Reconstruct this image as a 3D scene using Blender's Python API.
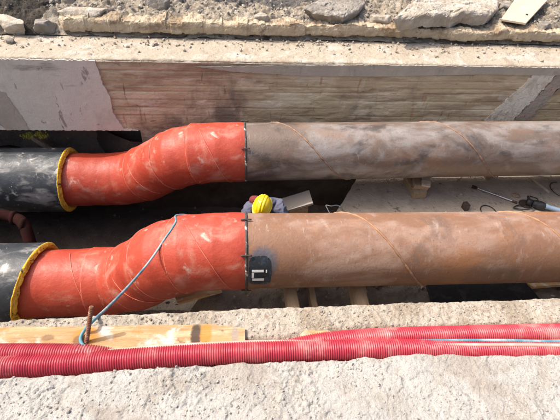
import bpy, bmesh, math, random
import numpy as np
from mathutils import Vector, Matrix, Euler
R = math.radians
random.seed(7)
rng = np.random.default_rng(7)
S = bpy.context.scene
for o in list(bpy.data.objects): bpy.data.objects.remove(o)
COL = S.collection

# ------------------------------------------------------------------ camera, sky, sun, exposure
CAM_H, PITCH, FPX = 2.61, 42.5, 435.6          # metres above the wall tops, degrees down, focal length in photo pixels
cd = bpy.data.cameras.new('camera'); cam = bpy.data.objects.new('camera', cd); COL.objects.link(cam)
cd.lens = 28.0; cd.sensor_width = 36.0; cd.clip_end = 500; cd.clip_start = .05
# the world's axes seen from the camera: +X runs along the trench (5 degrees of yaw, a little roll), +Z is up
AX = Vector((.9955, .0146, -.090)).normalized()
uz = math.sin(R(PITCH)); uy = .73
for _ in range(20):
    ux = -(AX.y*uy+AX.z*uz)/AX.x; uy = math.sqrt(1-uz*uz-ux*ux)
UP = Vector((ux, uy, uz)).normalized(); FW_ = UP.cross(AX)
CM = Matrix((AX, FW_, UP))                       # rows: camera axes expressed in the world
cam.matrix_world = Matrix.Translation((0, 0, CAM_H)) @ CM.to_4x4()
S.camera = cam

SUN_EL, SUN_AZ = 55.0, -74.0                    # azimuth clockwise from +Y: the sun stands high to the left
W = bpy.data.worlds.new('World'); S.world = W; W.use_nodes = True
wn = W.node_tree.nodes; wl = W.node_tree.links
sky = wn.new('ShaderNodeTexSky'); sky.sky_type = 'NISHITA'; sky.sun_disc = False
sky.dust_density = 7.0; sky.ozone_density = 1.0; sky.sun_elevation = R(SUN_EL); sky.sun_rotation = R(SUN_AZ)
bg = wn['Background']; bg.inputs['Strength'].default_value = 0.15
wl.new(sky.outputs[0], bg.inputs['Color'])
sd = bpy.data.lights.new('sun', 'SUN'); sun = bpy.data.objects.new('sun', sd); COL.objects.link(sun)
sd.energy = 2.5; sd.angle = R(.5); sd.color = (1, .95, .87)
v = Vector((math.sin(R(SUN_AZ))*math.cos(R(SUN_EL)), math.cos(R(SUN_AZ))*math.cos(R(SUN_EL)), math.sin(R(SUN_EL))))
sun.rotation_euler = v.to_track_quat('Z', 'Y').to_euler(); sun.location = v*20
vs = S.view_settings; vs.view_transform = 'Standard'; vs.look = 'None'; vs.gamma = 1; vs.use_curve_mapping = False
vs.exposure = 0.85

# ------------------------------------------------------------------ helpers
def ray(px, py):
    return (CM @ Vector(((px-280)/FPX, -(py-210)/FPX, -1))).normalized()
def at_z(px, py, z):
    d = ray(px, py); t = (z-CAM_H)/d.z; return Vector((d.x*t, d.y*t, z))
def at_d(px, py, d):                             # point at a depth along the viewing axis
    return CM @ Vector(((px-280)/FPX*d, -(py-210)/FPX*d, -d))+Vector((0, 0, CAM_H))
def at_y(px, py, y):
    d = ray(px, py); t = y/d.y; return Vector((d.x*t, y, CAM_H+d.z*t))

def _hash(ix, iy, iz, seed):
    h = (ix*374761393 + iy*668265263 + iz*2147483647 + seed*1274126177) & 0xFFFFFFFF
    h = ((h ^ (h >> 13))*1274126177) & 0xFFFFFFFF
    h = ((h ^ (h >> 15))*2246822519) & 0xFFFFFFFF
    return ((h ^ (h >> 16)) & 0xFFFFFF)/float(0xFFFFFF)
def vn(x, y, z=0.0, seed=0):
    x = np.asarray(x, float); y = np.asarray(y, float)+0*x; z = np.asarray(z, float)+0*x
    ix, iy, iz = [np.floor(a).astype(np.int64) for a in (x, y, z)]
    fx, fy, fz = x-ix, y-iy, z-iz
    fx, fy, fz = [f*f*f*(f*(f*6-15)+10) for f in (fx, fy, fz)]
    r = 0
    for a in (0, 1):
        for b in (0, 1):
            for c in (0, 1):
                r = r+(fx if a else 1-fx)*(fy if b else 1-fy)*(fz if c else 1-fz)*_hash(ix+a, iy+b, iz+c, seed)
    return r*2-1
def fbm(x, y, z=0.0, oct=4, seed=0, gain=.5):
    s = 0; a = 1; f = 1; n = 0
    for k in range(oct):
        s = s+a*vn(x*f, np.asarray(y)*f, np.asarray(z)*f, seed+k*17); n += a; a *= gain; f *= 2.03
    return s/n
def cells(x, y, seed=0):
    """broken-rubble field: each cell is a tilted plate; returns height about -1..1 and distance to cell edge"""
    x = x+.18*vn(x*2.3, y*2.3, 0, seed+5); y = y+.18*vn(x*2.3, y*2.3, 9, seed+6)
    ix, iy = np.floor(x).astype(np.int64), np.floor(y).astype(np.int64)
    d1 = np.full(x.shape, 9.); d2 = np.full(x.shape, 9.); h = np.zeros(x.shape)
    for a in (-1, 0, 1):
        for b in (-1, 0, 1):
            jx, jy = ix+a, iy+b
            cx = jx+.1+.8*_hash(jx, jy, 0*jx, seed); cy = jy+.1+.8*_hash(jx, jy, 0*jx+1, seed)
            dd = np.hypot(x-cx, y-cy)
            hh = (_hash(jx, jy, 0*jx+2, seed)*2-1)+(x-cx)*(_hash(jx, jy, 0*jx+3, seed)*2-1)*1.2+(y-cy)*(_hash(jx, jy, 0*jx+4, seed)*2-1)*1.2
            m = dd < d1
            d2 = np.where(m, d1, np.minimum(d2, dd)); h = np.where(m, hh, h); d1 = np.where(m, dd, d1)
    return h, np.clip((d2-d1)*3, 0, 1)
def sstep(a, b, x):
    t = np.clip((x-a)/(b-a), 0, 1); return t*t*(3-2*t)

def link(name, me, mat=None, parent=None, smooth=False):
    o = bpy.data.objects.new(name, me); COL.objects.link(o)
    if mat: me.materials.append(mat)
    if smooth: me.polygons.foreach_set('use_smooth', [True]*len(me.polygons))
    if parent: o.parent = parent; o.matrix_parent_inverse = Matrix.Identity(4)
    return o
def from_np(name, V, F, mat, parent=None, smooth=True):
    me = bpy.data.meshes.new(name)
    me.from_pydata([tuple(map(float, p)) for p in V] if not isinstance(V, np.ndarray) else V.tolist(), [], F if isinstance(F, list) else F.tolist())
    me.update(); return link(name, me, mat, parent, smooth)
def grid(name, X, Y, Z, mat, parent=None, smooth=True, flip=False):
    n, m = X.shape
    V = np.stack([X, Y, Z], -1).reshape(-1, 3)
    i = np.arange(n*m).reshape(n, m)
    F = np.stack([i[:-1, :-1], i[:-1, 1:], i[1:, 1:], i[1:, :-1]], -1).reshape(-1, 4)
    if flip: F = F[:, ::-1]
    return from_np(name, V, F, mat, parent, smooth)
def bm_link(name, bm, mat, parent=None, smooth=False):
    bmesh.ops.recalc_face_normals(bm, faces=bm.faces)
    me = bpy.data.meshes.new(name); bm.to_mesh(me); bm.free(); return link(name, me, mat, parent, smooth)
def empty(name, loc):
    o = bpy.data.objects.new(name, None); COL.objects.link(o); o.location = loc; o.empty_display_size = .1; return o
def tag(o, label, cat, group=None):
    o['label'] = label; o['category'] = cat
    if group: o['group'] = group
    return o
def kind(o, k): o['kind'] = k; return o
def settle(root):
    """children were built in world coordinates: move them under their root's origin"""
    bpy.context.view_layer.update()
    inv = Matrix.Translation(-root.location)
    for ch in root.children:
        ch.data.transform(inv)
        for g in ch.children: g.data.transform(inv)

# ---- procedural materials
def mat(name, base, layers=(), bumps=(), rough=.8, metal=0., spec=.3, rough_var=0., spots=(), gain=1.):
    base = [c*gain for c in base]; layers = [([c*gain for c in l[0]], *l[1:]) for l in layers]
    m = bpy.data.materials.new(name); m.use_nodes = True; nt = m.node_tree; N = nt.nodes; L = nt.links
    b = N['Principled BSDF']; b.inputs['Metallic'].default_value = metal
    b.inputs['Specular IOR Level'].default_value = spec; b.inputs['Roughness'].default_value = rough
    tc = N.new('ShaderNodeTexCoord')
    def noise(scale, stretch=(1, 1, 1), detail=6, off=0., kind='noise', dist=0.):
        mp = N.new('ShaderNodeMapping'); mp.inputs['Scale'].default_value = stretch; mp.inputs['Location'].default_value = (off, off*.7, off*1.3)
        L.new(tc.outputs['Object'], mp.inputs[0])
        if kind == 'voronoi':
            t = N.new('ShaderNodeTexVoronoi'); t.inputs['Scale'].default_value = scale; L.new(mp.outputs[0], t.inputs['Vector']); return t.outputs['Distance']
        t = N.new('ShaderNodeTexNoise'); t.inputs['Scale'].default_value = scale; t.inputs['Detail'].default_value = detail
        t.inputs['Roughness'].default_value = .62; t.inputs['Distortion'].default_value = dist
        L.new(mp.outputs[0], t.inputs['Vector']); return t.outputs['Fac']
    rgb = N.new('ShaderNodeRGB'); rgb.outputs[0].default_value = (*base, 1); cur = rgb.outputs[0]
    for k, ly in enumerate(layers):
        col, scale, lo, hi, amt = ly[:5]; st = ly[5] if len(ly) > 5 else (1, 1, 1); kd = ly[6] if len(ly) > 6 else 'noise'
        f = noise(scale, st, 7, 3.1*k+1.7, kd, .4)
        mr = N.new('ShaderNodeMapRange'); mr.interpolation_type = 'SMOOTHSTEP'
        mr.inputs['From Min'].default_value = lo; mr.inputs['From Max'].default_value = hi; mr.inputs['To Max'].default_value = amt
        L.new(f, mr.inputs['Value'])
        mx = N.new('ShaderNodeMix'); mx.data_type = 'RGBA'
        L.new(mr.outputs[0], mx.inputs['Factor']); L.new(cur, mx.inputs['A']); mx.inputs['B'].default_value = (*col, 1); cur = mx.outputs['Result']
    for (c, sz, col, amt, jag) in spots:             # local stains: centre, half sizes, colour, strength, raggedness
        mp = N.new('ShaderNodeMapping'); mp.vector_type = 'POINT'
        mp.inputs['Scale'].default_value = (1/sz[0], 1/sz[1], 1/sz[2]); mp.inputs['Location'].default_value = (-c[0]/sz[0], -c[1]/sz[1], -c[2]/sz[2])
        L.new(tc.outputs['Object'], mp.inputs[0])
        ln = N.new('ShaderNodeVectorMath'); ln.operation = 'LENGTH'; L.new(mp.outputs[0], ln.inputs[0])
        ad = N.new('ShaderNodeMath'); ad.operation = 'MULTIPLY_ADD'; L.new(noise(2.2/min(sz), detail=5, off=c[0]), ad.inputs[0]); ad.inputs[1].default_value = jag
        L.new(ln.outputs['Value'], ad.inputs[2])
        mr = N.new('ShaderNodeMapRange'); mr.interpolation_type = 'SMOOTHSTEP'
        mr.inputs['From Min'].default_value = 1.0+jag*.5; mr.inputs['From Max'].default_value = .55+jag*.5; mr.inputs['To Max'].default_value = amt
        L.new(ad.outputs[0], mr.inputs['Value'])
        mx = N.new('ShaderNodeMix'); mx.data_type = 'RGBA'
        L.new(mr.outputs[0], mx.inputs['Factor']); L.new(cur, mx.inputs['A']); mx.inputs['B'].default_value = (*col, 1); cur = mx.outputs['Result']
    L.new(cur, b.inputs['Base Color'])
    if rough_var:
        f = noise(9, off=5.); mr = N.new('ShaderNodeMapRange'); mr.inputs['From Min'].default_value = .3; mr.inputs['From Max'].default_value = .7
        mr.inputs['To Min'].default_value = rough-rough_var; mr.inputs['To Max'].default_value = rough+rough_var
        L.new(f, mr.inputs['Value']); L.new(mr.outputs[0], b.inputs['Roughness'])
    prev = None
    for k, bp in enumerate(bumps):
        scale, dist = bp[:2]; st = bp[2] if len(bp) > 2 else (1, 1, 1); kd = bp[3] if len(bp) > 3 else 'noise'
        f = noise(scale, st, 8, 2.3*k, kd)
        bn = N.new('ShaderNodeBump'); bn.inputs['Strength'].default_value = 1; bn.inputs['Distance'].default_value = dist
        L.new(f, bn.inputs['Height'])
        if prev: L.new(prev, bn.inputs['Normal'])
        prev = bn.outputs[0]
    if prev: L.new(prev, b.inputs['Normal'])
    return m

M = {}
M['ledge'] = mat('aggregate_concrete', (.50, .435, .355), [((.35, .28, .205), 3.5, .46, .64, .8), ((.60, .54, .465), 8, .52, .7, .7), ((.12, .105, .095), 46, .60, .67, .85), ((.34, .22, .14), 18, .60, .70, .7), ((.66, .62, .57), 55, .62, .68, .8), ((.22, .18, .145), 24, .62, .70, .6)], [(30, .016), (110, .008)], .9, gain=0.8)
M['fore'] = mat('crumbled_concrete', (.535, .505, .46), [((.40, .345, .285), 3.0, .47, .64, .75), ((.61, .575, .525), 7, .5, .66, .7), ((.21, .185, .16), 34, .61, .68, .8), ((.43, .385, .33), 1.6, .52, .64, .6), ((.30, .26, .22), 10, .62, .70, .6, (1, 2, 1))], [(24, .022), (60, .012), (140, .006)], .92, gain=0.88)
M['walltop'] = mat('dusty_mortar', (.47, .40, .31), [((.58, .53, .46), 3, .48, .65, .8), ((.36, .275, .19), 2.2, .54, .68, .8), ((.36, .30, .235), 9, .55, .7, .6), ((.22, .19, .16), 34, .62, .7, .6)], [(16, .025), (70, .008)], .95, gain=0.8)
M['wall'] = mat('board_formed_concrete', (.40, .315, .20), [((.56, .475, .345), 2.2, .44, .64, .9, (.6, 1, 2.0)), ((.24, .165, .105), 2.2, .47, .66, .8, (.5, 1, 3)), ((.15, .12, .09), 1.1, .51, .64, .85, (1, 1, .5)), ((.46, .41, .345), 4, .58, .72, .6), ((.30, .15, .07), 3.4, .62, .70, .6, (2.6, 1, .6)), ((.10, .075, .055), 5, .63, .70, .7, (2.4, 1, .35)), ((.09, .07, .055), 10, .62, .72, .7, (.5, 1, 2))], [(11, .012, (.5, 1, 2)), (60, .005)], .88, gain=1.08)
M['coping'] = mat('grey_mortar', (.37, .325, .265), [((.45, .39, .315), 3, .45, .7, .8), ((.24, .205, .17), 5, .54, .70, .7, (1.5, 1, .7)), ((.36, .25, .16), 2.4, .6, .7, .6)], [(26, .006)], .9)
M['plaster'] = mat('pink_grey_plaster', (.58, .54, .455), [((.46, .415, .345), 1.8, .45, .66, .85, (1.5, 1, .8)), ((.66, .62, .54), 3.0, .52, .7, .7), ((.22, .18, .155), 4, .60, .66, .75, (2.2, 1, .9)), ((.19, .165, .15), 1.4, .60, .70, .7, (.6, 1, 2.2))], [(9, .010), (60, .003)], .85)
M['strip'] = mat('pale_mortar_strip', (.64, .58, .48), [((.40, .35, .285), 7, .50, .64, .8, (1, 1, .6)), ((.58, .53, .46), 14, .55, .7, .7), ((.2, .17, .14), 20, .6, .7, .7)], [(20, .03)], .9)
M['strip_dark'] = mat('dark_mortar_strip', (.32, .275, .22), [((.44, .295, .24), 7, .5, .64, .8), ((.12, .1, .08), 12, .58, .7, .7)], [(20, .03)], .9)
M['lip'] = mat('broken_screed', (.43, .35, .245), [((.24, .17, .105), 2.2, .46, .64, .85, (1, 1, 2)), ((.50, .42, .31), 6, .52, .68, .75), ((.13, .10, .075), 9, .60, .68, .7), ((.16, .13, .10), 30, .62, .7, .6)], [(14, .02), (60, .01)], .92)
M['rubble'] = mat('grey_rubble', (.34, .285, .215), [((.15, .125, .10), 1.8, .47, .60, .85), ((.48, .42, .345), 4.0, .50, .64, .8), ((.055, .048, .04), 9, .57, .66, .85), ((.56, .52, .45), 36, .62, .69, .8)], [(20, .04), (80, .014)], .95)
M['asphalt'] = mat('crumbled_asphalt', (.10, .092, .084), [((.22, .19, .16), 6, .5, .66, .7), ((.34, .31, .28), 40, .62, .7, .8)], [(26, .03), (90, .01)], .95)
M['darksoil'] = mat('dark_soil', (.05, .042, .034), [((.12, .095, .07), 4, .48, .66, .8), ((.26, .21, .16), 14, .62, .72, .7)], [(14, .06), (60, .02)], .95)
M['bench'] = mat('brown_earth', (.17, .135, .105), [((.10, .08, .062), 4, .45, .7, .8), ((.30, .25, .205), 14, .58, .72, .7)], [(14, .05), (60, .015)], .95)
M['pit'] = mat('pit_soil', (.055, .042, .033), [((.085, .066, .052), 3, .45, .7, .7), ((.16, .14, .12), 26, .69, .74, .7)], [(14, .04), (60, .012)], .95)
M['slab'] = mat('grey_blinding_slab', (.35, .295, .235), [((.24, .20, .16), 2, .45, .7, .8), ((.42, .36, .29), 5, .52, .7, .7), ((.08, .07, .06), 9, .60, .68, .75), ((.48, .43, .36), 22, .62, .7, .6)], [(9, .02), (40, .01)], .9)
M['stone'] = mat('pale_stone', (.46, .41, .34), [((.33, .27, .20), 3, .45, .65, .8), ((.60, .565, .51), 6, .52, .68, .7), ((.20, .17, .14), 22, .62, .7, .6)], [(14, .03), (55, .01)], .92, gain=0.9)
M['stone_grey'] = mat('grey_stone', (.27, .24, .205), [((.17, .15, .125), 3, .45, .65, .8), ((.42, .40, .37), 7, .55, .7, .7)], [(14, .03), (55, .01)], .92)
_w = lambda px, py: at_z(px, py, .02)
M['wood'] = mat('pale_formwork_wood', (.44, .28, .135), [((.32, .185, .085), 4, .42, .66, .85, (.5, 5, 5)), ((.56, .42, .26), 3, .5, .66, .8, (.5, 3, 3)), ((.42, .19, .045), 2.6, .58, .68, .8), ((.56, .52, .46), 4.5, .50, .64, .9), ((.13, .095, .07), 11, .64, .72, .75), ((.26, .17, .09), 9, .58, .68, .7, (.3, 6, 6))], [(12, .012, (.3, 6, 6)), (50, .004)], .85,
               spots=[(_w(196, 335), (.045, .12, .2), (.05, .035, .03), .92, .5), (_w(206, 334), (.05, .10, .2), (.50, .20, .03), .8, .6), (_w(86, 336), (.10, .10, .2), (.50, .21, .035), .8, .7), (_w(79, 341), (.05, .06, .2), (.16, .09, .05), .8, .6), (_w(48, 338), (.05, .03, .2), (.20, .12, .07), .7, .7), (_w(235, 336), (.03, .12, .2), (.30, .25, .21), .8, .8)])
M['wood_old'] = mat('weathered_timber', (.36, .26, .165), [((.22, .15, .09), 5, .42, .68, .8, (5, .5, 5)), ((.36, .28, .20), 4, .52, .7, .7, (4, .6, 4))], [(14, .008, (6, .4, 6))], .85)
M['board'] = mat('clean_board', (.60, .49, .36), [((.48, .36, .24), 4, .45, .7, .7, (5, .8, 5)), ((.68, .60, .49), 6, .55, .7, .6)], [(30, .003)], .75, gain=0.85)
M['greyboard'] = mat('grey_board', (.27, .24, .205), [((.26, .22, .19), 5, .45, .7, .7, (1, 4, 1))], [(20, .004)], .8)
M['redwrap'] = mat('red_shrink_wrap', (.40, .056, .029), [((.30, .036, .02), 1.7, .42, .7, .8), ((.45, .085, .05), 3.2, .5, .7, .7), ((.50, .25, .185), 2.4, .50, .72, .65, (1, 1.5, 1.5)), ((.60, .46, .37), 5.5, .60, .76, .75, (1.3, .9, .9)), ((.18, .03, .02), 13, .64, .74, .6)], [(4, .010), (18, .004), (70, .0015)], .50, 0, .35, .12, gain=0.92)
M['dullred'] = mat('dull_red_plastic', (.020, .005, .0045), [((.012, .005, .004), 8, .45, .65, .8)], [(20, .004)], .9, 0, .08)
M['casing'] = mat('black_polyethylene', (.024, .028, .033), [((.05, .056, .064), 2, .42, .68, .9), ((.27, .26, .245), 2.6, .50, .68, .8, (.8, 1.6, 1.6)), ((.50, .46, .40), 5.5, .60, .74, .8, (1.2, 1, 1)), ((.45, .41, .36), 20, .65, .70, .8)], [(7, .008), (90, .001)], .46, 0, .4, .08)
M['foam'] = mat('yellow_pu_foam', (.90, .53, .06), [((.80, .38, .02), 5, .45, .65, .9), ((.92, .68, .20), 9, .56, .7, .8), ((.07, .045, .02), 9, .60, .64, .95), ((.20, .11, .03), 26, .62, .68, .8)], [(16, .04), (60, .012)], .9)
M['steel_far'] = mat('weathered_steel', (.165, .122, .095), [((.29, .255, .23), 1.3, .46, .62, .9, (.8, 1.6, 1.6)), ((.26, .145, .085), 2.0, .50, .72, .7, (.6, 1, 1)), ((.06, .05, .046), 2.4, .52, .66, .8, (.6, 1, 1)), ((.35, .32, .30), 3, .52, .78, .6, (1.0, 1.2, 1.2)), ((.38, .35, .33), 14, .60, .74, .4, (2.0, .6, .6)), ((.28, .13, .065), 34, .56, .7, .55), ((.07, .05, .04), 50, .6, .7, .5)], [(40, .003), (6, .004)], .40, .2, .5, .12)
M['steel_near'] = mat('rusty_steel', (.24, .125, .074), [((.36, .235, .175), 1.4, .47, .63, .95, (.7, 1.4, 1.4)), ((.165, .10, .072), 2.2, .52, .68, .75), ((.34, .145, .06), 1.6, .52, .68, .7, (.6, 1, 1)), ((.43, .335, .28), 4.5, .56, .74, .6, (1.4, .8, .8)), ((.50, .42, .36), 15, .61, .72, .5, (2.4, .6, .6)), ((.33, .15, .07), 28, .54, .68, .6), ((.13, .07, .045), 46, .58, .7, .6)], [(40, .003), (6, .004)], .52, .06, .45, .12, gain=0.88,
                      spots=[((.17, -.33, .58), (.17, .2, .22), (.05, .075, .11), .75, .8)])
M['seam'] = mat('rusty_weld', (.34, .18, .10), [((.22, .12, .07), 14, .45, .65, .8)], [(60, .004)], .6, .1)
M['seam_far'] = mat('dull_weld', (.27, .165, .11), [((.15, .095, .07), 14, .45, .65, .8)], [(60, .004)], .6, .1)
M['tape'] = mat('red_wrap_edge', (.55, .16, .11), [((.42, .07, .04), 14, .45, .65, .8)], [(60, .002)], .45)
M['joint'] = mat('dark_joint', (.06, .055, .052), [((.55, .52, .47), 9, .55, .66, .9)], [(50, .004)], .7)
M['iron'] = mat('dark_iron', (.06, .048, .042), [((.14, .07, .04), 12, .5, .7, .7)], [(60, .002)], .55, .4)
M['patch'] = mat('black_paint', (.022, .026, .032), [((.06, .085, .12), 7, .5, .66, .8), ((.12, .07, .05), 20, .63, .72, .6)], [(50, .001)], .4)
M['white'] = mat('white_paint', (.78, .77, .74), [((.6, .58, .55), 22, .5, .7, .5)], [], .5)
M['conduit'] = mat('red_corrugated_plastic', (.335, .020, .036), [((.42, .07, .075), 3, .44, .66, .85), ((.48, .22, .20), 5, .52, .72, .75), ((.24, .015, .03), 5, .58, .7, .6), ((.52, .42, .37), 18, .66, .74, .6)], [(60, .001)], .42, 0, .45)
M['blue'] = mat('blue_hose_plastic', (.085, .215, .265), [((.37, .42, .43), 4, .42, .62, .85), ((.05, .18, .26), 14, .58, .7, .5)], [(70, .001)], .45)
M['salmon'] = mat('salmon_cable_plastic', (.62, .30, .25), [((.70, .46, .40), 6, .48, .68, .8)], [(70, .001)], .5)
M['rebar'] = mat('rusty_rebar', (.20, .085, .045), [((.34, .22, .16), 30, .5, .65, .8)], [(90, .004)], .8, .2)
M['plastic_black'] = mat('black_sheet', (.011, .010, .009), [((.05, .043, .036), 6, .54, .7, .7)], [(6, .03), (30, .006)], .6, 0, .2)
M['hat'] = mat('yellow_hard_hat', (.80, .56, .012), [((.66, .42, .01), 20, .6, .7, .5)], [], .32, 0, .5)
M['jacket'] = mat('blue_violet_cloth', (.105, .108, .155), [((.06, .064, .10), 6, .45, .65, .8)], [(16, .02), (300, .001)], .9)
M['vest'] = mat('faded_red_cloth', (.17, .035, .035), [((.17, .03, .04), 8, .45, .65, .8)], [(18, .02)], .9)
M['trousers'] = mat('dark_blue_cloth', (.05, .055, .09), [((.03, .03, .05), 7, .45, .65, .8)], [(18, .02)], .9)
M['skin'] = mat('skin', (.46, .27, .19), [((.52, .27, .2), 14, .5, .7, .5)], [(80, .001)], .5)
M['hair'] = mat('dark_hair', (.025, .018, .013), [], [(120, .004)], .6)
M['boot'] = mat('brown_leather', (.07, .045, .03), [((.13, .10, .08), 12, .5, .7, .6)], [(40, .003)], .6)
M['chrome'] = mat('bright_tool_steel', (.55, .56, .58), [((.35, .35, .36), 14, .5, .7, .6)], [], .28, .9)
M['black'] = mat('black_rubber', (.018, .018, .02), [((.05, .05, .05), 16, .5, .7, .6)], [], .5)
M['paleblue'] = mat('pale_blue_plastic', (.17, .235, .32), [((.10, .14, .2), 12, .5, .7, .5)], [], .4)
M['moss'] = mat('yellow_green_moss', (.20, .19, .03), [((.32, .27, .05), 20, .5, .65, .7)], [(50, .01)], .95)

# ------------------------------------------------------------------ the setting: ground sheets, trench floor
def line_fn(pts, z):
    P = [at_z(a, b, z) for a, b in pts]
    xs = np.array([p.x for p in P]); ys = np.array([p.y for p in P])
    k0 = (ys[1]-ys[0])/(xs[1]-xs[0]); k1 = (ys[-1]-ys[-2])/(xs[-1]-xs[-2])
    def f(x):
        x = np.asarray(x, float); r = np.interp(x, xs, ys)
        r = np.where(x < xs[0], ys[0]+(x-xs[0])*k0*.3, r); return np.where(x > xs[-1], ys[-1]+(x-xs[-1])*k1*.3, r)
    return f
edge_y = line_fn([(0, 319), (100, 313), (175, 310), (250, 306.5), (300, 304.5), (430, 300), (560, 296)], 0)
con_y = line_fn([(0, 366), (60, 365), (110, 361), (185, 355), (280, 352), (375, 350), (470, 350), (560, 349)], .02)
con2_y = line_fn([(0, 355), (60, 355), (120, 357), (200, 353), (275, 349), (330, 342), (375, 338.5), (470, 336), (560, 334)], .0)
fore_y = line_fn([(0, 378), (95, 371), (185, 365), (280, 361), (375, 357), (430, 353), (470, 354), (560, 354)], .04)
FARY = at_z(280, 62, 0).y; DY = FARY-5.44          # front of the far wall
NAX = (at_d(260, 250.5, 4.73), at_d(555, 246.7, 5.03)); FAX = (at_d(255, 152, 6.14), at_d(558, 148.3, 6.56))   # pipe axes on the right
NAL, FAL = at_d(85, 282, 5.41), at_d(95, 179.5, 6.88)                                                        # and on the left
AXZ = (NAX[0].z+FAX[0].z)/2; NY, FY_ = NAX[0].y, FAX[0].y
print('axes', NAX, FAX, NAL, FAL, FARY)

def near_h(x, y):
    fy = fore_y(x)+.016*fbm(x*9, y*0, 0, 3, 4)
    f = sstep(.014, -.022, y-fy)
    c1, e1 = cells(x*26, y*26, 3); c2, e2 = cells(x*60, y*60, 8)
    c0, e0 = cells(x*9, y*9, 12)
    base = .006*fbm(x*3, y*3, 0, 3, 1)+.007*fbm(x*30, y*30, 0, 4, 2)
    chunk = sstep(-.05, .35, fbm(x*3.2, y*3.2, 3, 3, 9))
    # coarse aggregate standing out of the worn ledge
    agg = .006*np.maximum(c2, 0)*e2*sstep(.0, .4, vn(x*7, y*7, 1, 31))+.004*c1*e1
    led = base+agg*1.2
    crack = np.exp(-(e0/.10)**2)*sstep(.0, .4, vn(x*2.1, y*2.1, 4, 33))
    fore = .062+.018*fbm(x*2.0, y*2.0, 5, 4, 3)+chunk*(.006*c1*np.minimum(e1*2, 1)+.005*c2*e2)+.004*c0-.006*crack+.004*fbm(x*60, y*60, 0, 3, 6)+.0035*np.maximum(vn(x*75, y*75, 2, 37)-.25, 0)
    con = np.minimum(np.abs(y-con_y(x)), np.abs(y-con2_y(x)))
    trough = -.055*sstep(.12, .05, np.abs(y-con_y(x)))-.04*sstep(.11, .05, np.abs(y-con2_y(x)))
    # crumbling towards the trench edge
    ed = edge_y(x)-y
    crumble = -.035*sstep(.05, 0, ed+.02*fbm(x*14, y*14, 0, 3, 21))
    return (1-f)*(led+np.maximum(trough, -.06)+crumble)+f*fore
xs = np.arange(-3.6, 3.6, .008)
T = np.linspace(0, 1, 150)
X, TT = np.meshgrid(xs, T)
EDG = edge_y(X)+.012*fbm(X*8, 0*X, 0, 4, 11)
Y = .45+(EDG-.45)*TT
near_ledge = None
NW = empty('retaining_wall', (0, 1.4, -2.5))
Zt = near_h(X, Y)
grid('wall_top', X, Y, Zt, M['fore'], NW)
# the ledge strip carries darker aggregate: its own material on the faces beyond the conduits
me = NW.children[0].data; me.materials.append(M['ledge'])
ctr = np.empty(len(me.polygons)*3); me.polygons.foreach_get('center', ctr); ctr = ctr.reshape(-1, 3)
me.polygons.foreach_set('material_index', (ctr[:, 1] > fore_y(ctr[:, 0])+.002).astype(np.int32))
xw = np.arange(-9, 9.01, .05); zz = np.linspace(0, 1, 40)
XW, ZW = np.meshgrid(xw, zz)
grid('wall_face', XW, edge_y(XW)-.012+.02*fbm(XW*3, ZW*8, 0, 4, 40), -2.95+ZW*(2.95-.035), M['ledge'], NW)
tag(NW, 'pale crumbling concrete wall at the near side of the trench, carrying the red conduits', 'wall')
settle(NW)
# coarse ground round about, out to the horizon
def sheet(name, x0, x1, y0, y1, nx, ny, z, m, amp=.03):
    X, Y = np.meshgrid(np.linspace(x0, x1, nx), np.linspace(y0, y1, ny))
    return kind(grid(name, X, Y, z+amp*fbm(X*1.7, Y*1.7, 0, 4, 77), m), 'structure')
sheet('near_ground', -60, 60, -60, .47, 240, 120, .03, M['fore'])
sheet('near_ground', -60, -3.58, .45, 1.5, 160, 10, .02, M['fore'])
sheet('near_ground', 3.58, 60, .45, 1.28, 160, 10, .02, M['fore'])
# trench floor: a grey blinding slab to the right, a deeper soil pit to the left
PITZ, SLABZ = AXZ-1.85, AXZ-.74; BEZ = AXZ-.82
X, Y = np.meshgrid(np.arange(-9, 9.01, .04), np.arange(1.0, 7.1, .04))
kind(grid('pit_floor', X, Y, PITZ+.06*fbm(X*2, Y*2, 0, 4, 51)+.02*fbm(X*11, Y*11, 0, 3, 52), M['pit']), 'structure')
a = at_z(357, 178, SLABZ); b = at_z(337, 211, SLABZ)
dx = (a.x-b.x)/(a.y-b.y)
def slab_left(y): return b.x+(y-b.y)*dx
bm = bmesh.new()
yl = np.linspace(3.35, FARY-.02, 30)
top = [bm.verts.new((slab_left(y)+.008*random.uniform(-1, 1), y, SLABZ)) for y in yl]
far_ = [bm.verts.new((8.8, FARY-.02, SLABZ)), bm.verts.new((8.8, 3.35, SLABZ))]
f = bm.faces.new(top+far_)
r = bmesh.ops.extrude_face_region(bm, geom=[f])
bmesh.ops.translate(bm, verts=[g for g in r['geom'] if isinstance(g, bmesh.types.BMVert)], vec=(0, 0, -1.08))
slab = kind(bm_link('trench_floor', bm, M['slab']), 'structure')
# earth bench under the near pipe, sloping down into the pit on the left
X, Y = np.meshgrid(np.arange(-2.2, 8.8, .03), np.arange(1.1, 3.65, .03))
side = at_z(213, 300, BEZ).x
bz = BEZ+.05*fbm(X*4, Y*4, 0, 4, 61)+.025*fbm(X*16, Y*16, 0, 3, 62)-.9*sstep(side+.10, side-.55, X+(Y-NY)*.55)-.6*sstep(3.3, 3.65, Y)*sstep(.6, .2, X)
kind(grid('earth_bench', X, Y, bz, M['bench']), 'structure')
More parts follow.
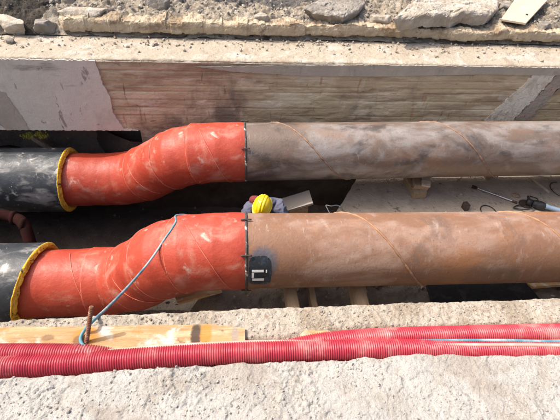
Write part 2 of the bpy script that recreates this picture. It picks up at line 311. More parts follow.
# soil bank behind the undercut of the far wall
X, Z = np.meshgrid(np.arange(-9, 9.01, .05), np.linspace(-2.95, -.02, 60))
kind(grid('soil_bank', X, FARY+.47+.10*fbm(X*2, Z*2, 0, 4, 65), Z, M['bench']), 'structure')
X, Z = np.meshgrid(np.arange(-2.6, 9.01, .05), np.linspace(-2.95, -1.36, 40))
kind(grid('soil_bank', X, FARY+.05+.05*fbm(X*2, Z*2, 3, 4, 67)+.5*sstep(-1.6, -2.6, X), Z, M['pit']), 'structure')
for sx in (-9.0, 9.0):
    Y, Z = np.meshgrid(np.arange(.9, 7.1, .06), np.linspace(-2.95, .02, 40))
    kind(grid('trench_end', sx+.1*fbm(Y*2, Z*2, sx, 4, 66), Y, Z, M['darksoil']), 'structure')

# ------------------------------------------------------------------ far retaining wall
FW = empty('retaining_wall', (0, FARY+.3, -2.5))
UND = at_y(146, 130, FARY)                       # lower right corner of the undercut panel
Xs = np.arange(-6.4, 7.2, .016)
def wall_disp(x, z):
    d = .004*fbm(x*4, z*9, 0, 4, 70)+.0025*fbm(x*30, z*30, 0, 3, 71)
    for k, zj in enumerate((-.16, -.27, -.385, -.47, -.60, -.73, -.86)):
        zz = zj+.006*vn(x*2.2, 0*x, k, 72)
        w = .006+.006*np.maximum(vn(x*1.7, 0*x, k+20, 73), 0)
        d = d-.014*np.exp(-((z-zz)/w)**2)*(.35+.65*sstep(-.3, .3, vn(x*1.3, 0*x, k+40, 74)))
        d = d+.005*vn(x*.35+k*7, 0*x+k, 0, 75)*(z < zz)
    pit = sstep(.55, .75, vn(x*7, z*12, 3, 76)); return d-.007*pit
def wall_part(x0, x1, z0, z1):
    x = Xs[(Xs >= x0-.001) & (Xs <= x1+.001)]; z = np.linspace(z0, z1, int((z1-z0)/.011))
    X, Z = np.meshgrid(x, z)
    return X, FARY-wall_disp(X, Z), Z
X1, Y1, Z1 = wall_part(UND.x-.1, 7.3, -1.42, -.004)
n1 = X1.size
X0, Y0, Z0 = wall_part(-7, UND.x-.08, UND.z-.005, -.004)
def quads(n, m, o=0):
    i = np.arange(n*m).reshape(n, m)+o
    return np.stack([i[:-1, :-1], i[:-1, 1:], i[1:, 1:], i[1:, :-1]], -1).reshape(-1, 4)
# undersides of the panel give it its thickness
xu = np.arange(-7, UND.x-.1, .05)
XU, YU = np.meshgrid(xu, np.linspace(FARY, FARY+.93, 6)); ZU = UND.z-.005+0*XU
V = np.concatenate([np.stack([A.ravel(), B.ravel(), C.ravel()], -1) for A, B, C in ((X1, Y1, Z1), (X0, Y0, Z0), (XU, YU, ZU))])
F = np.concatenate([quads(*X1.shape), quads(*X0.shape, n1), quads(*XU.shape, n1+X0.size)])
from_np('wall_face', V, F, M['wall'], FW)
# ledge on top: dusty, crumbled, its front edge worn
X, TT = np.meshgrid(Xs, np.linspace(0, 1, 62))
fe = FARY-.012+.012*fbm(X*5, 0*X, 0, 4, 81)
Y = fe+(FARY+.91-fe)*TT
c1, e1 = cells(X*11, Y*11, 82)
Z = .004+.010*fbm(X*2, Y*2, 0, 3, 83)+.010*fbm(X*9, Y*9, 0, 4, 84)+.011*np.maximum(c1, 0)*e1*sstep(-.2, .5, vn(X*1.6, Y*3, 0, 85))
Z = Z-.03*sstep(.03, 0, TT); Z[0] = -.03
grid('wall_top', X, Y, Z, M['walltop'], FW)
def wall_poly(name, pts, thick, m, jit=.010, n=26, y=FARY):
    """thin coat on the wall face: outline given in x, z, with ragged edges"""
    P = []
    for i in range(len(pts)):
        p, q = pts[i], pts[(i+1) % len(pts)]
        L_ = math.hypot(q[0]-p[0], q[1]-p[1]); k = max(2, int(L_/.025))
        for t in range(k):
            P.append((p[0]+(q[0]-p[0])*t/k+random.uniform(-jit, jit), p[1]+(q[1]-p[1])*t/k+random.uniform(-jit, jit)))
    bm = bmesh.new()
    fr = [bm.verts.new((a, y-thick, b)) for a, b in P]; bk = [bm.verts.new((a*1, y+.03, b)) for a, b in P]
    bm.faces.new(fr)
    for i in range(len(P)):
        j = (i+1) % len(P); bm.faces.new((fr[i], fr[j], bk[j], bk[i]))
    return bm_link(name, bm, m, FW)
def wz(px, py): p = at_y(px, py, FARY); return (p.x, p.z)
tl = wz(97, 66)
wall_poly('plaster_patch', [(-6.9, -.012), (tl[0], -.012), wz(103, 84), wz(110, 95), wz(113, 112), wz(124, 128), (UND.x-.11, UND.z+.0), (-6.9, UND.z+.03)], .022, M['plaster'], .007)
wall_poly('dark_plaster_band', [wz(-14, 84), wz(6, 92), wz(24, 118), wz(30, 129), wz(8, 129), wz(-20, 110)], .029, M['coping'], .008)
wall_poly('coping_band', [wz(196, 66), (2, -.012), (6.9, -.012), (6.9, -.135), (3.6, -.132), wz(376, 76), wz(300, 75), wz(232, 71)], .020, M['coping'], .004)
wall_poly('pale_mortar_strip', [wz(483, 121), wz(535, 73), wz(557, 73), wz(512, 121)], .016, M['strip'], .024)
wall_poly('dark_mortar_strip', [wz(513.5, 121), wz(558.5, 73), wz(572, 73), wz(528, 121)], .012, M['strip_dark'], .024)
tag(FW, 'brown board-formed concrete wall at the far side of the trench with a pink-grey plastered end', 'wall')
settle(FW)

# ------------------------------------------------------------------ ground beyond the far wall
def far_h(x, y):
    y = y-DY; s = sstep(6.2, 6.5, y+.06*vn(x*2, 0*x, 0, 90))
    c1, e1 = cells(x*4.2, y*4.2, 91); c2, e2 = cells(x*11, y*11, 92); c3, e3 = cells(x*27, y*27, 93)
    return .225*s+.02+.05*(y-6.3)*.4+s*(.042*c1*np.minimum(1, e1*2.0)+.026*c2*e2+.011*c3*e3)+.02*fbm(x*6, y*6, 0, 4, 94)
X, Y = np.meshgrid(np.arange(-5.6, 7.0, .017), np.arange(6.20, 9.4, .019)+DY)
Zf = far_h(X, Y)
rub = kind(grid('far_ground', X, Y, Zf, M['rubble']), 'structure')
rub.data.materials.append(M['darksoil']); rub.data.materials.append(M['asphalt'])
n_ = len(rub.data.polygons); ctr = np.empty(n_*3); rub.data.polygons.foreach_get('center', ctr); ctr = ctr.reshape(-1, 3)
nz = fbm(ctr[:, 0]*1.6, ctr[:, 1]*1.6, 0, 4, 95)
mi = np.zeros(n_, np.int32)
mi[(ctr[:, 1]-DY+.35*nz > 7.05-.02*ctr[:, 0]) & (ctr[:, 0] < 1.6+nz)] = 2
mi[(ctr[:, 0]+.35*nz-.25*(ctr[:, 1]-DY-6.2) < -2.95)] = 1
rub.data.polygons.foreach_set('material_index', mi)
sheet('far_ground', -60, 60, 9.3+DY, 120, 240, 160, .26, M['rubble'])
sheet('far_ground', -60, -5.55, 6.1+DY, 9.35+DY, 160, 14, .16, M['darksoil'])
sheet('far_ground', 6.95, 60, 6.1+DY, 9.35+DY, 160, 14, .16, M['rubble'])
sheet('side_ground', -60, -8.95, 1.45, 6.15+DY, 140, 14, .02, M['darksoil'])
sheet('side_ground', 8.95, 60, 1.25, 6.15+DY, 140, 14, .02, M['rubble'])

# broken layer of screed lying on the ledge (its undercut throws a shadow on the wall top)
def broken_layer(x0, x1, name):
    xs_ = np.arange(x0, x1, .012); n = len(xs_)
    ch, ce = cells(xs_*2.1, 0*xs_+.4, 107)
    fy = 6.175+DY+.05*fbm(xs_*1.3, 0*xs_, 0, 4, 100)+.010*ch+.009*fbm(xs_*9, 0*xs_, 0, 4, 101)
    fy = fy+(1-sstep(x0, x0+.10, xs_))*.14
    hz = .235+.03*fbm(xs_*1.1, 0*xs_, 2, 3, 102)+.016*cells(xs_*4, 0*xs_+2.3, 108)[0]+.012*fbm(xs_*14, 0*xs_, 2, 3, 103)
    low = .085+.026*fbm(xs_*1.6, 0*xs_, 4, 5, 104)+.012*cells(xs_*7, 0*xs_+5.1, 109)[0]
    tt = np.concatenate([[-.3, -.15, 0], np.linspace(.02, 1, 16), [1.02]*14]); dd = np.concatenate([[.45, .16, .05], .012*np.abs(np.linspace(-1, 1, 16))**4, np.linspace(.015, .34, 14)])
    rows = []
    for j, (dy, t) in enumerate(zip(dd, tt)):
        z = low+(hz-low)*min(max(t, -.2), 1.0)
        nz_ = fbm(xs_*4, z*11, dy*7, 4, 105); fine = fbm(xs_*34, z*40, dy*30, 3, 110)
        c_, e_ = cells(xs_*9, z*11+dy*9, 111)
        top = 1.0 if t > 1 else 0.0
        rows.append(np.stack([xs_, fy+dy+(1-top)*(.012*nz_+.004*c_*e_+.004*fine), z+top*(.028*nz_+.020*c_*e_+.010*fine)], -1))
    V = np.concatenate(rows); k = len(rows)
    F = quads(k, n).tolist()
    F.append([j*n for j in range(k)]); F.append([j*n+n-1 for j in range(k)][::-1])
    return kind(from_np(name, V, F, M['lip'], None, False), 'structure')
pl = at_y(58, 34, 6.2+DY)
broken_layer(pl.x, 7.0, 'pavement_layer')

# ------------------------------------------------------------------ stones, gravel
def stone_mesh(seed, sx, sy, sz, sub=4, flat=.35, rough=.16):
    bm = bmesh.new(); bmesh.ops.create_icosphere(bm, subdivisions=sub, radius=1)
    P = np.array([v.co[:] for v in bm.verts])
    # facet it: clip by random planes
    r_ = np.random.default_rng(seed)
    for k in range(9):
        d = r_.normal(size=3); d /= np.linalg.norm(d); h = r_.uniform(.58, .85)
        s = P@d; P = P-np.outer(np.maximum(s-h, 0), d)
    zc = np.clip(P[:, 2], -flat*1.6, flat); P[:, 2] = zc
    n = fbm(P[:, 0]*2+seed, P[:, 1]*2, P[:, 2]*2, 4, seed)[:, None]
    P = P*(1+rough*n)+.03*fbm(P[:, 0]*9+seed, P[:, 1]*9, P[:, 2]*9, 3, seed+3)[:, None]
    P = P/np.abs(P).max(0)*np.array([sx, sy, sz])
    for v, p in zip(bm.verts, P): v.co = p
    return bm
def stone(name, label, seed, loc, size, m, rz=0, group=None, flat=.5, cat='stone', tilt=0):
    o = bm_link(name, stone_mesh(seed, *size, flat=flat), m, None, True)
    o.location = loc; o.rotation_euler = (tilt, 0, rz); tag(o, label, cat, group); return o
def on_far(px, py):
    """where the ray through a photo pixel meets the far ground"""
    d = ray(px, py); t = np.linspace(5, 13, 3000); x, y, z = d.x*t, d.y*t, CAM_H+d.z*t
    g = np.where(y < FARY+.72, .01, far_h(x, y)); k = int(np.argmax(z < g)); return Vector((x[k], y[k], g[k]))
G1 = 'loose stones on the far rubble'
def block(name, pix, z, th, m, label, cat, group, under=.05, seed=1):
    """broken slab: outline in photo pixels on its top plane, real thickness, chipped edges"""
    P = [at_z(a, b, z) for a, b in pix]; out = []
    for i in range(len(P)):
        q, w = P[i], P[(i+1) % len(P)]; k = max(2, int((w-q).length/.03))
        for t in range(k):
            c = q.lerp(w, t/k); n_ = float(fbm(c.x*7, c.y*7, seed, 4, seed)); out.append(c+Vector((n_*.05, n_*.04, 0)))
    c = sum(out, Vector())/len(out); n = len(out); V = []; rings = []
    sm = [sum((out[(i+k) % n] for k in range(-9, 10)), Vector())/19 for i in range(n)]
    for sc, dz in [(q_, .010) for q_ in np.linspace(.04, .90, 30)]+[(.93, .006), (.955, .002), (.975, -.006), (.99, -.016), (1.0, -.03)]: rings.append((sc, dz))
    for k in range(1, 13): rings.append((1.0-under*k/12*.8, -.03-(th-.03)*k/12))
    rings += [(.6, -th), (.1, -th)]
    for sc, dz in rings:
        w_ = min(1, max(0, (sc-.8)/.18)) if dz > -.02 else 1.0
        for q, q2 in zip(out, sm): V.append(c+(q.lerp(q2, 1-w_)-c)*sc+Vector((0, 0, dz)))
    V = np.array([tuple(v) for v in V]); cc, ee = cells(V[:, 0]*8+V[:, 2]*5, V[:, 1]*8+V[:, 2]*9, seed)
    V[:, 2] += .030*fbm(V[:, 0]*4, V[:, 1]*4, seed, 4, seed)+.012*cells(V[:, 0]*5, V[:, 1]*5, seed+9)[0]+.012*fbm(V[:, 0]*25, V[:, 1]*25, 0, 3, seed+1)
    V[:, 1] += .010*cc*ee+.010*fbm(V[:, 0]*15, V[:, 2]*25, 3, 4, seed+2); V[:, 0] += .012*fbm(V[:, 1]*15, V[:, 2]*25, 3, 4, seed+3)
    i = np.arange(len(rings)*n).reshape(len(rings), n); j = np.roll(i, -1, 1)
    F = np.stack([i[:-1], i[1:], j[1:], j[:-1]], -1).reshape(-1, 4).tolist()+[list(range(n)), list(range((len(rings)-1)*n, len(rings)*n))[::-1]]
    o = from_np(name, V, F, m, None, False); return tag(o, label, cat, group)
block('concrete_slab_fragment', [(394, 17), (404, 8), (420, -4), (462, -10), (494, -8), (500, 6), (492, 12), (462, 13), (430, 15)], .46, .20, M['stone'], 'largest flat pale slab of broken concrete lying beside the wooden board at the top', 'rubble block', G1, .10, 5)
block('concrete_slab_fragment', [(303, 9), (312, 2), (330, -6), (356, -8), (365, 3), (359, 11), (345, 15), (322, 12)], .40, .17, M['stone_grey'], 'grey broken slab with a shaded underside on the rubble left of the largest pale slab', 'rubble block', G1, .22, 9)
p = on_far(83, 14.5); stone('stone', 'pale elongated stone above the rounded left end of the broken layer', 11, (p.x, p.y, p.z+0.035), (.40, .13, .10), M['stone'], R(-4), G1)
p = on_far(14, 27.5); stone('stone', 'buff stone leaning in the dark soil at the far left', 12, (p.x, p.y, p.z+0.045), (.30, .15, .13), M['stone'], R(-38), G1)
p = on_far(45, 28.5); stone('stone', 'grey rough stone in the dark soil just left of the broken layer', 13, (p.x, p.y, p.z+0.045), (.17, .14, .13), M['stone_grey'], R(30), G1)
p = on_far(11, 42.5); stone('stone', 'small round grey stone at the foot of the dark soil by the ledge', 14, (p.x, p.y, p.z+0.017), (.065, .055, .05), M['stone_grey'], 0, G1)
p = on_far(379, 20.5); stone('stone', 'low pale stone just below the gap between the two broken slabs', 16, (p.x, p.y, p.z+0.028), (.20, .10, .08), M['stone'], R(-12), G1)
p = on_far(262, 20.5); stone('stone', 'small buff stone in the middle of the far rubble', 17, (p.x, p.y, p.z+0.028), (.14, .09, .08), M['stone'], R(22), G1)
p = on_far(160, 5.5); stone('stone', 'dark grey stone at the top edge above the long pale stone', 18, (p.x, p.y, p.z+0.035), (.20, .12, .10), M['stone_grey'], R(5), G1)
p = on_far(542, 28.5); stone('stone', 'grey stone right below the wooden board at the top right', 19, (p.x, p.y, p.z+0.032), (.15, .10, .09), M['stone_grey'], R(18), G1)
p = on_far(506, 9.5); stone('stone', 'dark grey stone wedged between big slab and wooden board', 20, (p.x, p.y, p.z+0.035), (.12, .16, .10), M['stone_grey'], R(-25), G1)
p = on_far(155, 44.5); stone('stone', 'small round stone lying on the far ledge below the broken layer', 21, (p.x, p.y, p.z+0.012), (.045, .04, .035), M['stone'], 0, G1)
def gravel(name, pts, sizes, m):
    bm = bmesh.new(); bmesh.ops.create_icosphere(bm, subdivisions=1, radius=1)
    B = np.array([v.co[:] for v in bm.verts]); BF = np.array([[v.index for v in f.verts] for f in bm.faces]); bm.free()
    n = len(pts); nb = len(B)
    V = np.empty((n, nb, 3))
    for i, (p, s) in enumerate(zip(pts, sizes)):
        q = Matrix(np.eye(3).tolist()); e = Euler(rng.uniform(0, 6.28, 3)).to_matrix()
        b = B*rng.uniform(.55, 1.25, 3)*s*(1+rng.uniform(-.25, .2, (nb, 1)))
        V[i] = b@np.array(e)+np.array(p)
    F = (BF[None]+(np.arange(n)*nb)[:, None, None]).reshape(-1, 3)
    return kind(from_np(name, V.reshape(-1, 3), F, m, None, False), 'stuff')
def scatter_far(n, x0, x1, y0, y1, s0, s1):
    x = rng.uniform(x0, x1, n); y = rng.uniform(y0, y1, n); s = s0*(s1/s0)**(rng.uniform(0, 1, n)**2.6)
    z = far_h(x, y)+s*.2; return np.stack([x, y, z], -1), s
P_, s_ = scatter_far(3200, -2.9, 6.4, 6.5+DY, 8.6+DY, .005, .042); gravel('gravel', P_, s_, M['stone'])
P_, s_ = scatter_far(2400, -4.0, 6.4, 6.45+DY, 8.6+DY, .005, .045); gravel('gravel', P_, s_, M['stone_grey'])
x = rng.uniform(-5, 6, 1500); y = FARY+.06+.70*rng.uniform(0, 1, 1500)**.45; s = .003+.024*rng.uniform(0, 1, 1500)**5
gravel('gravel', np.stack([x, y, .012+s*.3], -1), s, M['walltop'])
x = rng.uniform(-2.6, 2.6, 2600); t = rng.uniform(0, 1, 2600); y = con2_y(x)+.07+(edge_y(x)-.03-con2_y(x)-.07)*t; s = .002+.008*rng.uniform(0, 1, 2600)**3.5
gravel('gravel', np.stack([x, y, near_h(x, y)+s*.2], -1), s, M['ledge'])
x = rng.uniform(-2.2, 2.6, 5200); y = fore_y(x)-.015-.75*rng.uniform(0, 1, 5200); s = .002+.009*rng.uniform(0, 1, 5200)**3.2
keep = fbm(x*4, y*4, 2, 3, 140) > -.12; x, y, s = x[keep], y[keep], s[keep]
gravel('gravel', np.stack([x, y, near_h(x, y)+s*.15], -1), s, M['fore'])
x = rng.uniform(-3, 6, 900); y = rng.uniform(2.1, 3.4, 900); s = .006+.03*rng.uniform(0, 1, 900)**3
gx = BEZ-.9*sstep(side+.10, side-.55, x+(y-NY)*.55)-.6*sstep(3.3, 3.65, y)*sstep(.6, .2, x); gravel('gravel', np.stack([x, y, gx+.01], -1), s, M['stone_grey'])
x = rng.uniform(-4.5, .2, 160); y = rng.uniform(3.5, 5.9, 160); s = .005+.024*rng.uniform(0, 1, 160)**3
gravel('gravel', np.stack([x, y, PITZ+.03+0*x], -1), s, M['bench'])
x = rng.uniform(1.6, 5.5, 700); y = rng.uniform(3.6, 5.8, 700); s = .003+.020*rng.uniform(0, 1, 700)**3.5
gravel('gravel', np.stack([x, y, SLABZ+s*.3], -1), s, M['slab'])

# ------------------------------------------------------------------ the two pipelines
class Path:
    """centre line in space with frames; r(s) radius. theta: 0 = towards +Z, 90 deg = towards the camera side (-Y)"""
    def __init__(self, pts):
        self.P = np.array(pts, float); d = np.linalg.norm(np.diff(self.P, axis=0), axis=1)
        self.s = np.concatenate([[0], np.cumsum(d)])
        T = np.gradient(self.P, self.s, axis=0); self.T = T/np.linalg.norm(T, axis=1)[:, None]
        side = np.cross(np.array([0, 0, 1.]), self.T); side /= np.linalg.norm(side, axis=1)[:, None]   # +Y-ish for +X tangent
        self.Yv = side; self.U = np.cross(self.T, side)
    def at(self, s):
        f = lambda A: np.stack([np.interp(s, self.s, A[:, k]) for k in range(3)], -1)
        return f(self.P), f(self.T), f(self.Yv), f(self.U)
    def surf(self, s, th, r):
        p, t, y, u = self.at(s); th = np.asarray(th)
        return p+(np.cos(th)*np.asarray(r))[..., None]*u-(np.sin(th)*np.asarray(r))[..., None]*y
    def s_of_x(self, x): return float(np.interp(x, self.P[:, 0], self.s))
def tube(name, path, s, r, m, parent, nth=96, caps=False):
    th = np.linspace(0, 2*math.pi, nth, endpoint=False)
    S_, TH = np.meshgrid(s, th, indexing='ij'); RR = np.asarray(r)[:, None]+0*TH if np.ndim(r) else r+0*TH
    V = path.surf(S_.ravel(), TH.ravel(), RR.ravel())
    n = len(s); F = []
    for i in range(n-1):
        for j in range(nth):
            k = (j+1) % nth; F.append([i*nth+j, (i+1)*nth+j, (i+1)*nth+k, i*nth+k])
    if caps: F.append(list(range(nth))); F.append([(n-1)*nth+j for j in range(nth)][::-1])
    o = from_np(name, V, F, m, parent, True)
    return o
def cord(name, pts, r, m, parent=None, n=8, closed=False, rfun=None, smooth=True):
    """round bar swept along points"""
    P = np.array([tuple(p) for p in pts], float); d = np.linalg.norm(np.diff(P, axis=0), axis=1)
    T = np.gradient(P, axis=0); T /= np.linalg.norm(T, axis=1)[:, None]+1e-12
    up = np.array([0, 0, 1.]) if abs(T[0][2]) < .9 else np.array([0, 1., 0])
    N_ = np.cross(T[0], up); N_ /= np.linalg.norm(N_); rows = []
    for i in range(len(P)):
        N_ = N_-T[i]*np.dot(N_, T[i]); N_ /= np.linalg.norm(N_); B_ = np.cross(T[i], N_)
        rr = rfun(i) if rfun else r
        rows.append([P[i]+rr*(math.cos(2*math.pi*k/n)*N_+math.sin(2*math.pi*k/n)*B_) for k in range(n)])
    V = [p for row in rows for p in row]; F = []
    for i in range(len(P)-1):
        for k in range(n):
            l = (k+1) % n; F.append([i*n+k, i*n+l, (i+1)*n+l, (i+1)*n+k])
    F.append(list(range(n))[::-1]); F.append([(len(P)-1)*n+k for k in range(n)])
    return from_np(name, V, F, m, parent, smooth)
def spline(pts, n=12):
    P = [Vector(p) for p in pts]; P = [P[0]*2-P[1]]+P+[P[-1]*2-P[-2]]; out = []
    for i in range(1, len(P)-2):
        for k in range(n):
            t = k/n; a, b, c, d = P[i-1:i+3]
            out.append(.5*((2*b)+(c-a)*t+(2*a-5*b+4*c-d)*t*t+(3*b-a-3*c+d)*t**3))
    out.append(P[-2]); return out

def pipeline(P1, P2, PL, x_joint, x_up, x_lo, x_ring, r_st, r_red, r_cas, sm, seam_m, seam_x0, pitch, wrap_lines, rings, clips, label, shear=0.):
    dr = (P2-P1)/(P2.x-P1.x); y = P1.y; yl, zl = PL.y, PL.z
    def ax(x): return P1+dr*(x-P1.x)
    root = empty('pipeline', ax(x_joint)-Vector((0, 0, r_st)))
    # rounded S-bend: straight, elbow, slanting run, elbow, straight
    A = Vector((-9, yl, zl)); B = Vector((x_lo, yl, zl)); C_ = ax(x_up); D = ax(8.9)
    def arc(p, q, r_, cut, n=3):
        a = q+(p-q).normalized()*cut; c = q+(r_-q).normalized()*cut
        return [a*(1-t)**2+q*2*t*(1-t)+c*t*t for t in [i/n for i in range(n+1)]]
    pts = [A]+[A.lerp(B, k/20) for k in range(1, 18)]+arc(A, B, C_, .44)+arc(B, C_, D, .44)
    lastx = pts[-1].x; pts += [ax(lastx+(8.9-lastx)*k/40) for k in range(1, 41)]
    pa = Path(pts); sj, sr = pa.s_of_x(x_joint), pa.s_of_x(x_ring)
    # steel run
    ns = 60
    steel = tube('steel_pipe', pa, np.linspace(sj+.006, pa.s[-1], ns), r_st, sm, root, 128)
    # spiral weld seam; theta0 faces the camera
    th0 = math.atan2(y, CAM_H-AXZ)
    ph = np.arange((x_joint+.02-seam_x0)/pitch*2*math.pi, (8.8-seam_x0)/pitch*2*math.pi, .06)
    sp = pa.surf(sj+(seam_x0-x_joint)+ph*pitch/(2*math.pi), th0+ph, r_st+.001)
    cord('weld_seam', sp, .0125, seam_m, steel, 6, rfun=lambda i: .0115+.003*math.sin(i*1.9)+.002*math.sin(i*.7))
    # red wrapped bend: slightly wavy skin, thicker at overlaps
    s = np.linspace(sr-.2, sj-.006, 300)
    wav = r_red+.003*np.sin(s*9)+.002*np.sin(s*23+1)
    for x in rings:                                   # each sleeve laps over the one before it
        d_ = s-pa.s_of_x(x); wav = wav+.014*sstep(-.006, .004, d_)*np.clip(1-d_/.30, 0, 1)
    red = tube('red_wrap', pa, s, wav, M['redwrap'], root, 128)
    for x in rings:
        sc = pa.s_of_x(x); th = np.linspace(0, 2*math.pi, 90)
        cord('wrap_edge', pa.surf(sc+.004*np.sin(3*th), th, r_red+.011), .006, M['tape'], red, 5)
    for (xa, pit, tha, thb) in wrap_lines:
        th = np.linspace(tha, thb, 80); sc = pa.s_of_x(xa)
        cord('wrap_edge', pa.surf(sc+(th-tha)*pit/(2*math.pi), th, r_red+.004), .005, M['tape'], red, 5)
    # joint between wrap and steel
    TJ, KJ = np.meshgrid(np.linspace(0, 2*math.pi, 160, endpoint=False), np.arange(5), indexing='xy')
    RJ = np.array([r_red-.012, r_red+.004, r_red+.009, r_red+.004, r_st-.012])[KJ]+.004*fbm(np.cos(TJ)*9, np.sin(TJ)*9, KJ*.5, 4, 35)
    SJ = sj+np.array([-.016, -.012, 0, .011, .015])[KJ]+.007*fbm(np.cos(TJ)*7, np.sin(TJ)*7, KJ*.2, 4, 36)
    V_ = pa.surf(SJ.ravel(), TJ.ravel(), RJ.ravel()); i = np.arange(RJ.size).reshape(RJ.shape); j = np.roll(i, -1, axis=1)
    from_np('joint_gap', V_, np.stack([i[:-1], j[:-1], j[1:], i[1:]], -1).reshape(-1, 4), M['joint'], root, True)
    for th in clips:
        c = []
        for k in range(7):
            c.append(pa.surf(np.array([sj-.055+.11*k/6+.0]), np.array([th]), np.array([r_red+.016]))[0])
        cord('clip', c, .009, M['iron'], root, 6)
    # casing with its cut end: outer jacket, foam ring
    TC, KC = np.meshgrid(np.linspace(0, 2*math.pi, 128, endpoint=False), np.linspace(0, 1, 40), indexing='xy')
    SC = KC*(sr-.02+shear*np.cos(TC-(math.atan2(P1.y, CAM_H-P1.z)-math.pi/2))*r_cas)
    V_ = pa.surf(SC.ravel(), TC.ravel(), r_cas+0*SC.ravel()); i = np.arange(SC.size).reshape(SC.shape); j = np.roll(i, -1, axis=1)
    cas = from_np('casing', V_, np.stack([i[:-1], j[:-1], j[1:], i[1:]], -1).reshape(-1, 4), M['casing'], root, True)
    cut = lambda th_, r_: -shear*np.cos(th_-(math.atan2(P1.y, CAM_H-P1.z)-math.pi/2))*-1*r_   # the end is cut off square-ish, leaning
    th = np.linspace(0, 2*math.pi, 160, endpoint=False); rr = np.linspace(r_red-.03, r_cas-.010, 16)
    RR, TH = np.meshgrid(rr, th, indexing='ij')
    ragged = .022*fbm(RR*30, np.cos(TH)*5+7, np.sin(TH)*5, 4, int(y*10))+.012*fbm(RR*60, np.cos(TH)*14, np.sin(TH)*14, 3, 9)
    bulge = .035*np.sin(np.clip((RR-r_red)/(r_cas-r_red), 0, 1)*math.pi)
    Vf = pa.surf((sr-.02+bulge+ragged+cut(TH, RR)).ravel(), TH.ravel(), RR.ravel())
    i = np.arange(RR.size).reshape(RR.shape); j = np.roll(i, -1, axis=1)
    Ff = np.stack([i[:-1], j[:-1], j[1:], i[1:]], -1).reshape(-1, 4)
    # outer rim of the foam, rolled slightly over the jacket's lip
    from_np('foam_ring', Vf, Ff, M['foam'], root, True)
    TL, KL = np.meshgrid(np.linspace(0, 2*math.pi, 160, endpoint=False), np.arange(5), indexing='xy')
    RL = np.array([r_cas-.004, r_cas+.004, r_cas+.003, r_cas-.010, r_cas-.03])[KL]; SL = np.linspace(sr-.034, sr+.004, 5)[KL]+cut(TL, r_cas)+.012*fbm(np.cos(TL)*6, np.sin(TL)*6, KL*.4, 4, 31)
    V_ = pa.surf(SL.ravel(), TL.ravel(), RL.ravel()); i = np.arange(RL.size).reshape(RL.shape); j = np.roll(i, -1, axis=1)
    from_np('casing_lip', V_, np.stack([i[:-1], j[:-1], j[1:], i[1:]], -1).reshape(-1, 4), M['foam'], root, True)
    tag(root, label, 'pipe', 'district heating pipelines in the trench')
    return root, pa, sj, th0
def xat(px, py, yv, zv):   # x where the photo's pixel column meets a line parallel to the trench
    k = (px-280)/FPX; c0, c2 = CM.col[0], CM.col[2]; q = Vector((0, yv, zv-CAM_H))
    return -(c0.dot(q)+k*c2.dot(q))/(c0.x+k*c2.x)
NYL, ZL, FYL, ZLF = NAL.y, NAL.z, FAL.y, FAL.z
near_root, pn, sjn, th0n = pipeline(NAX[0], NAX[1], NAL, xat(246.5, 250, NY-.28, AXZ+.3), xat(176, 250, NY, AXZ), xat(131, 270, NYL, ZL), xat(38, 280, NYL, ZL),
    .405, .412, .50, M['steel_near'], M['seam'], xat(393, 250, NY-.25, AXZ+.3), 1.9,
    [(xat(198, 250, NY, AXZ), 1.15, .0, 2.9), (xat(140, 250, NYL, ZL), 1.0, -.3, 2.4), (xat(78, 250, NYL, ZL), 1.0, -.3, 2.4)],
    [xat(184, 250, NY, AXZ), xat(160, 260, NY, AXZ-.3), xat(136, 260, NYL, ZL+.3), xat(97, 270, NYL, ZL)],
    [-.10, .85, 2.4], 'nearer pipeline of rusty orange steel with a black painted mark by the red wrap', .30)
far_root, pf, sjf, th0f = pipeline(FAX[0], FAX[1], FAL, xat(245.5, 150, FY_-.28, AXZ+.3), xat(186, 150, FY_, AXZ), xat(136, 180, FYL, ZL), xat(72, 180, FYL, ZL),
    .405, .412, .50, M['steel_far'], M['seam_far'], xat(316, 150, FY_-.25, AXZ+.3), 2.22,
    [(xat(206, 150, FY_, AXZ), .9, .1, 2.7), (xat(150, 150, FYL, ZL), .9, -.2, 2.3)],
    [xat(197, 150, FY_, AXZ), xat(172, 160, FY_, AXZ-.3), xat(146, 160, FYL, ZL+.3)],
    [.85, -.5], 'farther pipeline with grey-brown weathered steel beside the far concrete wall', .06)
